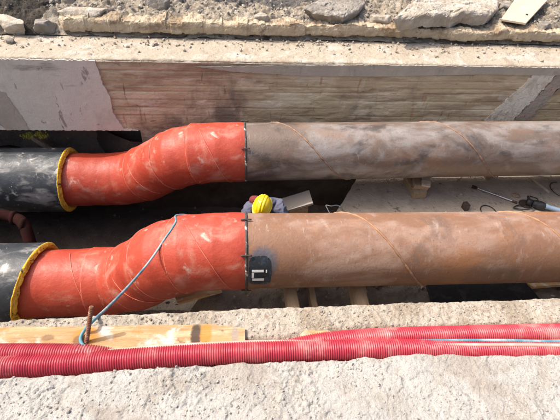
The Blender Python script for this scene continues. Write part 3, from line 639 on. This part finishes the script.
# black painted patch with its white mark, on the near steel just right of the joint
def th_at(py, root_y, r, px=262):   # angle round the near pipe seen at a photo row, by marching the ray
    d = ray(px, py); t = np.linspace(2.5, 6.5, 30000); Pt = np.outer(t, np.array(d)); Pt[:, 2] += CAM_H
    k = (Pt[:, 0]-NAX[0].x)/(NAX[1].x-NAX[0].x); y0 = NAX[0].y+k*(NAX[1].y-NAX[0].y); z0 = NAX[0].z+k*(NAX[1].z-NAX[0].z)
    q = np.hypot(Pt[:, 1]-y0, Pt[:, 2]-z0); i = int(np.argmax(q < r))
    if q[i] >= r: i = int(np.argmin(q))
    return math.atan2(-(Pt[i, 1]-y0[i]), Pt[i, 2]-z0[i]), Pt[i, 0]
def pipe_sheet(name, s0, s1, t0, t1, r, m, parent, jit=0.0, ns=14, nt=14):
    S_, T_ = np.meshgrid(np.linspace(s0, s1, ns), np.linspace(t0, t1, nt), indexing='ij')
    if jit:
        u = np.minimum(np.arange(ns), np.arange(ns)[::-1])[:, None]+0*T_; w = np.minimum(np.arange(nt), np.arange(nt)[::-1])[None]+0*S_
        e = (np.minimum(u, w) == 0)
        # round off the corners
        cx, cy = (S_-(s0+s1)/2)/((s1-s0)/2), (T_-(t0+t1)/2)/((t1-t0)/2)
        k = np.maximum(1, (np.abs(cx)**4+np.abs(cy)**4)**.25)
        S_ = (s0+s1)/2+cx/k*(s1-s0)/2+e*jit*rng.uniform(-1, 1, S_.shape); T_ = (t0+t1)/2+cy/k*(t1-t0)/2+e*jit*2.4*rng.uniform(-1, 1, S_.shape)
    V = pn.surf(S_.ravel(), T_.ravel(), r+0*S_.ravel())
    return from_np(name, V, quads(ns, nt), m, parent, True)
def sx_(px, py=262):
    return pn.s_of_x(th_at(py, NY, .405, px)[1])
rows = {q: th_at(q, NY, .405)[0] for q in (256, 269.5, 272, 272.5, 277.5, 278, 280.3, 284)}
pipe_sheet('painted_patch', sx_(249.0, 270), sx_(271.5, 270), rows[256], rows[284], .4085, M['patch'], near_root, .006, 18, 18)
mk = bpy.data.objects['painted_patch']
for (a, b, c, d) in ((252.2, 264, 269.5, 272), (252.6, 264.2, 278, 280.3), (252.0, 254.2, 272.5, 277.5), (266, 267.2, 269.5, 272.5)):
    pipe_sheet('white_mark', sx_(a, (c+d)/2), sx_(b, (c+d)/2), rows[c], rows.get(d, th_at(d, NY, .405)[0]), .4105, M['white'], near_root, 0, 4, 5)
settle(near_root); settle(far_root)

# ------------------------------------------------------------------ timbers and boards
def box(name, size, loc, rot, m, label=None, cat=None, group=None, bev=.004, warp=.0):
    bm = bmesh.new(); bmesh.ops.create_cube(bm, size=1)
    for v in bm.verts: v.co = Vector((v.co.x*size[0], v.co.y*size[1], v.co.z*size[2]))
    bmesh.ops.subdivide_edges(bm, edges=[e for e in bm.edges if e.calc_length() > max(size)*.9], cuts=14)
    for v in bm.verts:
        v.co += Vector((random.uniform(-1, 1), random.uniform(-1, 1), random.uniform(-1, 1)))*warp
    bmesh.ops.bevel(bm, geom=[e for e in bm.edges if len(e.link_faces) == 2 and e.calc_face_angle() > 1.2], offset=bev, segments=2, affect='EDGES')
    o = bm_link(name, bm, m); o.location = loc; o.rotation_euler = rot
    if label: tag(o, label, cat, group)
    return o
# formwork board let into the ledge
a, b = at_z(-60, 343, 0), at_z(244, 331, 0)
def ledge_board(px0, px1, tops, bots, label, name):
    n = 60; xs_ = np.linspace(0, 1, n); V = []
    up = [at_z(px0+(px1-px0)*t, np.interp(t, *tops), .02) for t in xs_]; lo = [at_z(px0+(px1-px0)*t, np.interp(t, *bots), .02) for t in xs_]
    bm = bmesh.new(); rows_ = []
    for k in range(n):
        j = .006*float(fbm(k*.21, px0*.1, 0, 4, 150)); hz = .012*math.sin(k*.35)*.3
        u, l = up[k]+Vector((0, j, 0)), lo[k]
        rows_.append([bm.verts.new(q) for q in (u+Vector((0, 0, -.05)), u+Vector((0, 0, hz-.004)), u.lerp(l, .05)+Vector((0, 0, hz+.001)), u.lerp(l, .35)+Vector((0, 0, hz+.002)), u.lerp(l, .65)+Vector((0, 0, hz+.001)), l+Vector((0, 0, hz)), l+Vector((0, 0, -.07)))])
    for k in range(n-1):
        for q in range(6): bm.faces.new((rows_[k][q], rows_[k+1][q], rows_[k+1][q+1], rows_[k][q+1]))
    for e in (rows_[0], rows_[-1]): bm.faces.new(e)
    return tag(bm_link(name, bm, M['wood'], None, False), label, 'board')
ledge_board(-90, 245, ([0, .27, .6, .9, 1], [334, 327, 325.5, 324, 328]), ([0, .3, 1], [362, 358, 346]), 'long yellowish formwork board let into the near ledge beside the conduits', 'formwork_board')
ledge_board(300, 366, ([0, .1, .3, .6, 1], [334, 329.5, 330, 331, 333]), ([0, .6, 1], [343, 341, 335]), 'short broken brown wood scrap sunk in the near ledge above the conduits', 'wood_scrap')
for k, (px, py0, py1) in enumerate(((196, 327, 344), (89, 324, 348))):      # rust-black stains: burnt wood, lying in the board's face
    pass
# wooden board on the far rubble
p = at_z(522, 9, .40)
def quad_board(name, pix, z, th, m, label, cat='board', group=None, dz=(0, 0, 0, 0)):
    P = [at_z(a, b, z+d) for (a, b), d in zip(pix, dz)]
    bm = bmesh.new(); t = [bm.verts.new(q) for q in P]; u = [bm.verts.new(q-Vector((0, 0, th))) for q in P]
    bm.faces.new(t); bm.faces.new(u[::-1])
    for i in range(len(P)): j = (i+1) % len(P); bm.faces.new((t[i], u[i], u[j], t[j]))
    bmesh.ops.bevel(bm, geom=list(bm.edges), offset=.003, segments=2, affect='EDGES')
    o = bm_link(name, bm, m)
    if label: tag(o, label, cat, group)
    return o
P = [at_z(a, b, z) for a, b, z in ((501, 19, .34), (526, 23, .34), (553, -6, .42), (520, -8, .42))]
root = empty('wooden_board', P[0])
ob = quad_board('plank', [(501, 19), (526, 23), (553, -6), (520, -8)], .34, .03, M['board'], None, dz=(0, 0, .08, .08))
ob.parent = root; ob.data.transform(Matrix.Translation(-root.location))
pk = at_z(527, 14.5, .366)
bm = bmesh.new(); bmesh.ops.create_cone(bm, cap_ends=True, segments=14, radius1=.018, radius2=.018, depth=.012)
ok = bm_link('nail_hole', bm, M['iron'], root); ok.location = pk-root.location+Vector((0, 0, .002))
tag(root, 'clean pale wooden board lying slanted on the rubble at the top right', 'board')
# sleepers under the near pipe
G2 = 'timber sleepers under the near pipe'
for px, w, lab in ((290, .13, 'weathered timber sleeper under the near pipe, next to the black painted patch'), (357, .15, 'weathered timber sleeper under the near pipe, rightmost one before the black sheet'), (312, .07, 'narrow timber sleeper under the near pipe, between the two wide ones')):
    q = at_z(px, 294, AXZ-.55)
    box('timber_sleeper', (w, 1.0, .20 if w > .1 else .14), (q.x, NY-.12, AXZ-.515 if w > .1 else AXZ-.60), (0, 0, R(random.uniform(-3, 3))), M['wood_old'], lab, 'timber', G2, .006, .003)
quad_board('plank', [(178, 303), (222, 291), (216, 283), (172, 290)], AXZ-.80, .04, M['wood'], 'pale plank lying under the red bend of the near pipe', dz=(-.05, .05, .05, -.05))
quad_board('plank', [(533, 287), (575, 284), (575, 275), (520, 276)], AXZ-.74, .04, M['wood'], 'pale plank under the near pipe at the right edge, beyond the black sheet')
# black sheet on the bench
pts = [at_z(a, b, AXZ-.74) for a, b in ((432, 304), (540, 299), (524, 280), (425, 284))]
n = 40; U, Vv = np.meshgrid(np.linspace(0, 1, n), np.linspace(0, 1, n))
q = [np.array(p) for p in pts]
Q = ((1-U)*(1-Vv))[..., None]*q[0]+(U*(1-Vv))[..., None]*q[1]+(U*Vv)[..., None]*q[2]+((1-U)*Vv)[..., None]*q[3]
Q[..., 2] += .02*fbm(Q[..., 0]*5, Q[..., 1]*5, 0, 4, 120)
o = grid('plastic_sheet', Q[..., 0], Q[..., 1], Q[..., 2], M['plastic_black']); md = o.modifiers.new('thickness', 'SOLIDIFY'); md.thickness = .006
tag(o, 'crumpled black plastic sheet on the earth under the near pipe', 'sheet')
# blocks stacked under the far pipe
G3 = 'wooden blocks stacked under the far pipe'
p = at_z(418, 196, SLABZ)
blk = [((.20, .46, .12), (-.02, .16, .06), 4, 'bottom wooden block of the stack under the far pipe', 'wood_old'),
       ((.22, .40, .09), (.05, .20, .165), -12, 'thick upper block of the stack under the far pipe, pushed to the right', 'wood_old'),
       ((.13, .30, .035), (.10, .10, .228), -20, 'thin pale wedge on top of the stack under the far pipe', 'board')]
for sz, off, rz, lab, mm in blk:
    box('timber_block', sz, (p.x+off[0], p.y+off[1], SLABZ+off[2]), (0, 0, R(rz)), M[mm], lab, 'timber', G3, .005, .003)
p = at_z(489, 181, SLABZ)
box('timber_post', (.09, .09, .30), (p.x, p.y+.1, SLABZ+.15), (0, 0, R(8)), M['wood_old'], 'dark short timber post under the far pipe above the long ratchet bar', 'timber', None, .005, .002)
p = at_z(532, 180, SLABZ); q = at_z(549, 193, SLABZ)
box('wooden_lath', ((q-p).length, .03, .025), ((p+q)/2+Vector((0, 0, .014))), (0, 0, math.atan2(q.y-p.y, q.x-p.x)), M['board'], 'thin pale lath lying on the grey slab near the power tool', 'lath', None, .002)

# ------------------------------------------------------------------ conduits, hose, cable, bar on the near ledge
def corrugated(name, fy, fz, x0, x1, r, label, group):
    """ribbed plastic conduit: ribs modelled along its whole run"""
    xs_ = np.arange(x0, x1, .0036); ys_ = fy(xs_)
    k = np.ones(25)/25; ypad = np.pad(ys_, 12, 'edge'); ys_ = np.convolve(ypad, k, 'valid')
    for _ in range(6): ys_ = np.convolve(np.pad(ys_, 40, 'edge'), np.ones(81)/81, 'valid')
    zs_ = fz(xs_); pts = np.stack([xs_, ys_, zs_], -1)
    s = np.concatenate([[0], np.cumsum(np.linalg.norm(np.diff(pts, axis=0), axis=1))])
    ph = s/.0148*2*math.pi
    rr = r*(1+.055*np.clip(np.sin(ph)*1.7+.3, -1, 1))
    T = np.gradient(pts, axis=0); T /= np.linalg.norm(T, axis=1)[:, None]
    N_ = np.cross(T, [0, 0, 1.]); N_ /= np.linalg.norm(N_, axis=1)[:, None]; B_ = np.cross(N_, T)
    nth = 28; th = np.linspace(0, 2*math.pi, nth, endpoint=False)
    V = pts[:, None]+rr[:, None, None]*(np.cos(th)[None, :, None]*N_[:, None]+np.sin(th)[None, :, None]*B_[:, None])
    n = len(pts); i = np.arange(n*nth).reshape(n, nth); j = np.roll(i, -1, axis=1)
    F = np.stack([i[:-1], j[:-1], j[1:], i[1:]], -1).reshape(-1, 4)
    o = from_np(name, V.reshape(-1, 3), F, M['conduit'], None, True); tag(o, label, 'conduit', group); return o
G4 = 'red corrugated conduits on the near ledge'
corrugated('corrugated_conduit', con_y, lambda x: .022+.012*np.sin(x*.9)-.030*sstep(.8, 1.7, x), -3.4, 3.4, .068, 'front red corrugated conduit, running unbroken along the edge of the crumbled concrete', G4)
corrugated('corrugated_conduit', con2_y, lambda x: .012-.085*sstep(-1.05, -.62, x)*(1-sstep(.0, .6, x)), -3.4, 3.4, .064, 'rear red corrugated conduit, partly buried, lying on the trench side of the front one', G4)
# points on the near pipe's wrap seen at a photo pixel
PN = pn.P
def hit_pipe(px, py, r=.412):
    d = np.array(ray(px, py)); best = None
    for t in np.arange(2.8, 5.2, .004):
        p = np.array([0, 0, CAM_H])+d*t
        if np.min(np.linalg.norm(np.stack([np.interp(np.linspace(-4, 0, 800), PN[:, 0], PN[:, k]) for k in range(3)], -1)-p, axis=1)) < r: return Vector(p)
    return None
top_ = hit_pipe(176, 222)
HP = [(172, 229), (165, 239), (158.5, 249)]
hp = [hit_pipe(*q)+Vector((0, -.010, .012)) for q in HP]
st = pn.s_of_x(top_.x); a_, t_, y_, u_ = [q for q in pn.at(np.array([st]))]
tht = math.atan2(-float((np.array(top_)-a_[0])@y_[0]), float((np.array(top_)-a_[0])@u_[0]))
hose_pts = [Vector(pn.surf(np.array([st+.02+.05*k]), np.array([tht-.45*k]), np.array([.432]))[0]) for k in (4, 3, 2, 1)]
hose_pts = [hose_pts[0]+Vector((.05, -.05, -.7)), hose_pts[0]+Vector((.03, .0, -.3))]+hose_pts+[top_+Vector((0, 0, .010))]+hp
lo_y = at_z(92, 324, .05).y
for q, t in (((149, 262), .14), ((137, 276.5), .34), ((122, 293), .58), ((107, 308), .80)): hose_pts.append(at_y(*q, hp[-1].y+(lo_y-hp[-1].y)*t))
hose_pts += [at_z(93, 321, .07), at_z(84, 331, .045), at_z(80.5, 339, .035), at_z(84, 346, .045), at_z(95, 349, .03)]
for px, py, z in ((120, 352, .0), (180, 349, -.01), (250, 347, -.005), (320, 344.5, .02), (380, 341.5, .045), (430, 340.7, .06), (500, 340.5, .065), (580, 341.2, .065)):
    hose_pts.append(at_z(px, py, z))
hose_pts.append(hose_pts[-1]+Vector((1.2, 0, -.01)))
tag(cord('hose', spline(hose_pts, 14), .0110, M['blue'], None, 12), 'blue hose hanging over the red bend, looping round the bar and along the conduits', 'hose')
cb = [at_z(px, py, z) for px, py, z in ((100, 351.5, .02), (150, 347.5, .05), (200, 344.5, .055), (260, 342, .055), (320, 342, .06), (380, 344.3, .065), (450, 345, .07), (520, 345, .07), (590, 345, .07))]
cb = [cb[0]+Vector((-.9, .0, -.03))]+cb+[cb[-1]+Vector((1.2, 0, 0))]
tag(cord('cable', spline(cb, 12), .0125, M['salmon'], None, 12), 'salmon pink cable lying between the two red conduits', 'cable')
# reinforcing bar: ribbed, rusty
b0, b1 = at_z(85.5, 349, -.03), at_z(91.5, 306.5, .27)
n = 150; pts = [b0.lerp(b1, k/(n-1)) for k in range(n)]
bar = cord('reinforcing_bar', pts, .013, M['rebar'], None, 10, rfun=lambda i: .0115+.0035*(1 if (i % 6) < 3 else 0), smooth=False)
tag(bar, 'rusty ribbed reinforcing bar sticking up out of the formwork board', 'rebar')

# ------------------------------------------------------------------ small things on the slab between the pipes
# long ratchet bar
a, b = at_z(474, 187, SLABZ+.03), at_z(515, 202, SLABZ+.02)
root = empty('ratchet_spanner', (a+b)/2); d = (b-a).normalized()
cord('handle', [a.lerp(b, t) for t in np.linspace(.08, 1, 20)], .011, M['chrome'], root, 10, rfun=lambda i: .010 if i < 12 else .014)
nrm = Vector((-d.y, d.x, 0))
bm = bmesh.new()
for k in range(2):
    s_ = 1 if k else -1
    prof = [a+d*.06+nrm*s_*.004, a+d*.03+nrm*s_*.032, a-d*.03+nrm*s_*.036, a-d*.034+nrm*s_*.018, a+d*.012+nrm*s_*.014]
    t1 = [bm.verts.new(p+Vector((0, 0, .010))) for p in prof]; t2 = [bm.verts.new(p-Vector((0, 0, .010))) for p in prof]
    bm.faces.new(t1); bm.faces.new(t2[::-1])
    for i in range(5): j = (i+1) % 5; bm.faces.new((t1[i], t2[i], t2[j], t1[j]))
bm_link('jaw', bm, M['iron'], root)
cord('grip', [a.lerp(b, t) for t in np.linspace(.93, 1.05, 8)], .018, M['iron'], root, 10)
tag(root, 'long bright steel spanner lying on the grey slab between the pipes', 'spanner'); settle(root)
# angle grinder: black body with head and disc guard, pale blue handle
a, b = at_z(528, 202, SLABZ+.06), at_z(566, 213, SLABZ+.06)
root = empty('angle_grinder', (a.x, a.y, SLABZ)); d = (b-a).normalized(); nrm = Vector((-d.y, d.x, 0))
cord('motor_body', [a.lerp(b, t) for t in np.linspace(.12, .45, 12)], .05, M['black'], root, 16, rfun=lambda i: .055+.016*math.sin(i/11*math.pi))
cord('handle', [a.lerp(b, t)+Vector((0, 0, .012)) for t in np.linspace(.42, 1.15, 14)], .035, M['paleblue'], root, 16, rfun=lambda i: .036 if 1 < i < 11 else .044)
cord('gear_head', [a-d*.02, a+d*.02, a+d*.05], .055, M['black'], root, 14)
cord('side_handle', [a+d*.02+nrm*.03, a+d*.01+nrm*.09, a+nrm*.15], .018, M['black'], root, 10)
bm = bmesh.new(); bmesh.ops.create_cone(bm, cap_ends=True, segments=36, radius1=.095, radius2=.09, depth=.022)
o = bm_link('disc_guard', bm, M['iron'], root, False); o.data.transform(Matrix.Translation(a-d*.02-Vector((0, 0, .045))))
tag(root, 'black angle grinder with pale blue handle on the slab at the right edge', 'power tool'); settle(root)
# power cord of it, looping
def loop(cx, cy, rx, ry, z, a0, a1, n=40):
    c = at_z(cx, cy, z); return [c+Vector((rx*math.cos(t), ry*math.sin(t), 0)) for t in np.linspace(a0, a1, n)]
tag(cord('power_cord', loop(489, 212, .115, .15, SLABZ+.012, -.3, 3.5), .007, M['black'], None, 8), 'thin black cord in an open loop below the spanner', 'cord')
tag(cord('power_cord', loop(562, 190, .17, .20, SLABZ+.012, 1.4, 4.2), .006, M['black'], None, 8), 'thin black cord curling behind the angle grinder at the right edge', 'cord')
tag(cord('rope_coil', [p+Vector((0, 0, .01*math.sin(i*.9))) for i, p in enumerate(loop(516, 195, .06, .055, SLABZ+.014, 0, 12, 80))], .009, M['wood_old'], None, 8), 'small brown coil of rope beside the end of the spanner', 'rope')
wr = [at_z(524, 206, SLABZ+.02), at_z(519, 205, SLABZ+.03), at_z(514, 208, SLABZ+.02), at_z(530, 209, SLABZ+.05), at_z(538, 200, SLABZ+.09), at_z(530, 196, SLABZ+.05)]
tag(cord('power_cord', spline(wr, 10), .009, M['black'], None, 8), 'tangled black cord wound round the head of the angle grinder', 'cord')
p = at_z(464, 208, SLABZ)
box('metal_block', (.075, .10, .11), (p.x, p.y-.02, SLABZ+.056), (0, 0, R(10)), M['iron'], 'small dark metal block on the slab at the edge of the near pipe', 'block', None, .006)
# bent wire lying over the edge of the slab
wp = [at_z(x_, y_, z_) for x_, y_, z_ in ((346, 214, SLABZ+.012), (342.5, 210, SLABZ+.012), (340, 206.5, SLABZ+.014), (336, 205.2, SLABZ+.03), (331, 206, SLABZ+.03), (326, 205.2, SLABZ+.02), (327.5, 209, SLABZ-.01), (330, 214, SLABZ-.05))]
tag(cord('bent_wire', spline(wp, 8), .008, M['chrome'], None, 8), 'bent bright steel wire hanging over the edge of the grey slab', 'wire')
# grey plank beside the worker, propped up
P = [at_z(a, b, z) for a, b, z in ((280, 199, -1.60), (309, 190, -1.45), (313, 203, -1.45), (285, 211, -1.60))]
bm = bmesh.new(); nn = (P[1]-P[0]).cross(P[3]-P[0]).normalized()*.035
t1 = [bm.verts.new(q) for q in P]; t2 = [bm.verts.new(q+(nn if nn.z < 0 else -nn)) for q in P]
bm.faces.new(t1); bm.faces.new(t2[::-1])
for i in range(4): j = (i+1) % 4; bm.faces.new((t1[i], t2[i], t2[j], t1[j]))
tag(bm_link('plank', bm, M['greyboard']), 'short grey plank propped up right beside the worker', 'board')
p = at_z(296, 205, -1.6); box('timber_crate', (.30, .16, -1.62-PITZ), (p.x+.02, p.y+.02, (PITZ-1.60)/2), (0, 0, R(12)), M['wood_old'], 'dark timber support under the short grey plank', 'timber', None, .01, .002)

# ------------------------------------------------------------------ bits in the dark at the left
p = at_y(50, 143, FARY+.3)
box('timber_prop', (.07, .05, .8), (p.x, FARY+.3, p.z-.15), (R(10), R(-35), 0), M['wood_old'], 'dark slanted timber prop under the plastered end of the far wall', 'timber', None, .005, .003)
pts = []
moss = bmesh.new()
for k in range(260):
    px, py = random.choice(((30, 135), (26, 136), (41, 134), (42, 136))); q = at_y(px+random.gauss(0, 2.4), py+random.gauss(0, .9), FARY+.05)
    r_ = .010+random.random()*.016; a_ = random.random()*6.28
    vs_ = [moss.verts.new(q+Vector((math.cos(a_+t)*r_, random.uniform(-.03, .03), math.sin(a_+t)*r_*1.4))) for t in (0, 2.1, 4.2)]; moss.faces.new(vs_)
tag(bm_link('moss_tuft', moss, M['moss']), 'small yellow-green tuft of moss under the plastered wall end', 'plant')
# red drain pipe standing in the pit at the far left
root = empty('red_pipe', (-3.6, 4.4, PITZ))
pth = [at_y(31, 245, 4.2), at_y(24, 225, 4.4), at_y(14, 218, 4.55), at_y(-12, 214, 4.6), at_y(-60, 214, 4.6)]
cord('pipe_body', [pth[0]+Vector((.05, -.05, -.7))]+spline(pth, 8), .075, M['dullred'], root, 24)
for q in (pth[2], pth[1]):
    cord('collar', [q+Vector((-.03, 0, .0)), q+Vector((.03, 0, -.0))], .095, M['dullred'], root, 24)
tag(root, 'dim red pipe with collars rising in the pit between the black casings at the left', 'pipe'); settle(root)
p = at_z(8, 150, -1.3); 
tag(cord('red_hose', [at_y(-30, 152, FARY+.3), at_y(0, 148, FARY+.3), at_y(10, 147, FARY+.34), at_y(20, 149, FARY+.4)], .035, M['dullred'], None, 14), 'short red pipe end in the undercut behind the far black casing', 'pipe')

# ------------------------------------------------------------------ the worker
def skin(name, nodes, edges, m, parent, sub=2):
    """nodes: list of (co, radius); the first is the root"""
    me = bpy.data.meshes.new(name); me.from_pydata([tuple(n[0]) for n in nodes], edges, []); me.update()
    o = link(name, me, m, parent)
    md = o.modifiers.new('skin', 'SKIN'); md.use_smooth_shade = True
    sv = me.skin_vertices[0].data
    for i, n in enumerate(nodes):
        r_ = n[1] if isinstance(n[1], tuple) else (n[1], n[1]); sv[i].radius = r_; sv[i].use_root = (i == 0)
    ss = o.modifiers.new('sub', 'SUBSURF'); ss.levels = sub; ss.render_levels = sub
    return o
hat_p = at_z(263.5, 203.2, -1.08)
HX, HYY = hat_p.x, hat_p.y
root = empty('person', (HX, HYY+.15, PITZ+.03))
def W_(x, y, z): return Vector((HX+x, HYY+y, z))
pel = W_(.04, .50, -1.86)
chest = W_(.03, .30, -1.42); neck = W_(.01, .10, -1.27); head = W_(-.01, -.01, -1.15)
shR, shL = W_(.21, .20, -1.27), W_(-.17, .20, -1.31)
elR, elL = W_(.31, -.02, -1.44), W_(-.27, -.06, -1.50)
haR, haL = W_(.10, -.30, -1.50), W_(-.10, -.32, -1.54)
hipR, hipL = W_(.14, .48, -1.92), W_(-.06, .48, -1.92)
knR, knL = W_(.18, .14, -2.26), W_(-.13, .16, -2.28)
anR, anL = W_(.16, .32, PITZ+.11), W_(-.12, .40, PITZ+.11)
toR, toL = W_(.17, .14, PITZ+.06), W_(-.13, .22, PITZ+.06)
nodes = [(pel, (.13, .10)), (chest, (.12, .09)), (neck, .05), (head+Vector((0, 0, -.07)), .052), (head, (.078, .09)), (head+Vector((0, .01, .075)), .07),
         (shR+Vector((-.03, 0, -.03)), .045), (elR, .036), (haR, .026), (shL+Vector((.03, 0, -.03)), .045), (elL, .036), (haL, .026), (hipR, .085), (knR, .06), (anR, .042), (toR, .035), (hipL, .085), (knL, .06), (anL, .042), (toL, .035)]
edges = [(0, 1), (1, 2), (2, 3), (3, 4), (4, 5), (1, 6), (6, 7), (7, 8), (1, 9), (9, 10), (10, 11), (0, 12), (12, 13), (13, 14), (14, 15), (0, 16), (16, 17), (17, 18), (18, 19)]
for wi, (el, ha, sg) in ((8, (elR, haR, 1)), (11, (elL, haL, -1))):      # palm, five fingers bent towards the pipe
    d = (ha-el).normalized(); side_ = d.cross(Vector((0, 0, 1))).normalized()
    pa_ = len(nodes); nodes.append((ha+d*.06, (.035, .018))); edges.append((wi, pa_))
    for k in range(4):
        base = ha+d*.095+side_*(.027-.018*k); ln = (.038, .046, .043, .033)[k]
        i0 = len(nodes); nodes += [(base, .0095), (base+d*ln+Vector((0, 0, -.006)), .0088), (base+d*(ln*1.6)+Vector((0, 0, -.03)), .008)]
        edges += [(pa_, i0), (i0, i0+1), (i0+1, i0+2)]
    i0 = len(nodes); tb = ha+d*.04-side_*sg*.035
    nodes += [(tb, .0115), (tb+d*.035-side_*sg*.02, .010), (tb+d*.06-side_*sg*.018, .009)]; edges += [(pa_, i0), (i0, i0+1), (i0+1, i0+2)]
skin('body', nodes, edges, M['skin'], root)
# face: eyes, nose, mouth, ears on the front of the head (facing the near pipe, turned a little left)
fd = Vector((-.35, -.85, -.38)).normalized(); fs = fd.cross(Vector((0, 0, 1))).normalized(); fu = fs.cross(fd)
def blob(name, c, r3, m, parent, seg=20):
    bm = bmesh.new(); bmesh.ops.create_uvsphere(bm, u_segments=seg, v_segments=seg//2, radius=1)
    for v in bm.verts: v.co = c+fs*v.co.x*r3[0]+fd*v.co.y*r3[1]+fu*v.co.z*r3[2]
    return bm_link(name, bm, m, parent, True)
blob('nose', head+fd*.10+fu*-.015, (.012, .02, .02), M['skin'], root)
for s_ in (-1, 1):
    blob('eye', head+fd*.083+fs*.03*s_+fu*.015, (.012, .010, .008), M['white'], root)
    blob('ear', head+fs*.082*s_, (.010, .022, .032), M['skin'], root)
blob('mouth', head+fd*.086+fu*-.052, (.024, .008, .006), M['vest'], root)
blob('hair', head-fd*.02+fu*.02, (.088, .090, .088), M['hair'], root, 28)
jn = [(pel+Vector((0, 0, .06)), (.165, .13)), (chest, (.19, .15)), (neck+Vector((0, .02, -.03)), .085), (shR, .095), (elR, .072), (haR.lerp(elR, .12), .052), (shL, .095), (elL, .072), (haL.lerp(elL, .12), .052)]
jk = skin('jacket', jn, [(0, 1), (1, 2), (1, 3), (3, 4), (4, 5), (1, 6), (6, 7), (7, 8)], M['jacket'], root, 4)
tx = bpy.data.textures.new('folds', 'MUSGRAVE'); tx.noise_scale = .11; tx.musgrave_type = 'RIDGED_MULTIFRACTAL'; tx.octaves = 2.0
fo = jk.modifiers.new('folds', 'DISPLACE'); fo.texture = tx; fo.strength = .022; fo.mid_level = .6
skin('trousers', [(pel, (.16, .13)), (hipR, .105), (knR, .085), (anR+Vector((0, 0, .04)), .062), (hipL, .105), (knL, .085), (anL+Vector((0, 0, .04)), .062)], [(0, 1), (1, 2), (2, 3), (0, 4), (4, 5), (5, 6)], M['trousers'], root)
skin('boot', [(anR, .055), (anR.lerp(toR, .4)+Vector((0, 0, -.02)), .052), (toR+Vector((0, 0, 0)), .042)], [(0, 1), (1, 2)], M['boot'], root)
skin('boot', [(anL, .055), (anL.lerp(toL, .4)+Vector((0, 0, -.02)), .052), (toL+Vector((0, 0, 0)), .042)], [(0, 1), (1, 2)], M['boot'], root)
# dull red hood lying on the back of the neck
skin('hood', [(neck+Vector((-.03, .12, .04)), .07), (neck+Vector((-.12, .12, .05)), .065), (neck+Vector((-.16, .18, .0)), .07)], [(0, 1), (1, 2)], M['vest'], root)
# hard hat: shell with three ridges, brim drawn out over the face
hat_axis = Vector((-.10, -.34, 1)).normalized(); fwd = (fd-hat_axis*fd.dot(hat_axis)).normalized(); sid = fwd.cross(hat_axis)
nu, nv = 120, 44; V = []; F = []
for i in range(nv):
    t = i/(nv-1)
    for j in range(nu):
        a_ = 2*math.pi*j/nu; c_, s_ = math.cos(a_), math.sin(a_)
        if t < .82:
            e = t/.82*math.pi/2; r_ = math.sin(e)**.9; h_ = .135*math.cos(e)
            lx, ly = .140*r_*c_, .112*r_*s_
            if abs(ly) < .010 and r_ < .95: h_ += .010
            elif .030 < abs(ly) < .048 and r_ < .92: h_ += .008
        else:
            k = (t-.82)/.18; w = .014+.034*max(c_, 0)**2
            lx, ly = (.140+w*k)*c_, (.112+(.012+.006*max(c_, 0))*k)*s_; h_ = -.004-.012*k*(.4+max(c_, 0))
        V.append(head+hat_axis*(.055+h_)+fwd*lx+sid*ly)
for i in range(nv-1):
    for j in range(nu):
        k = (j+1) % nu; F.append([i*nu+j, (i+1)*nu+j, (i+1)*nu+k, i*nu+k])
hh = from_np('hard_hat', V, F, M['hat'], root, True); md = hh.modifiers.new('thickness', 'SOLIDIFY'); md.thickness = .004
settle(root)
tag(root, 'worker in a yellow hard hat and blue-violet jacket crouching in the pit between the pipes', 'person')
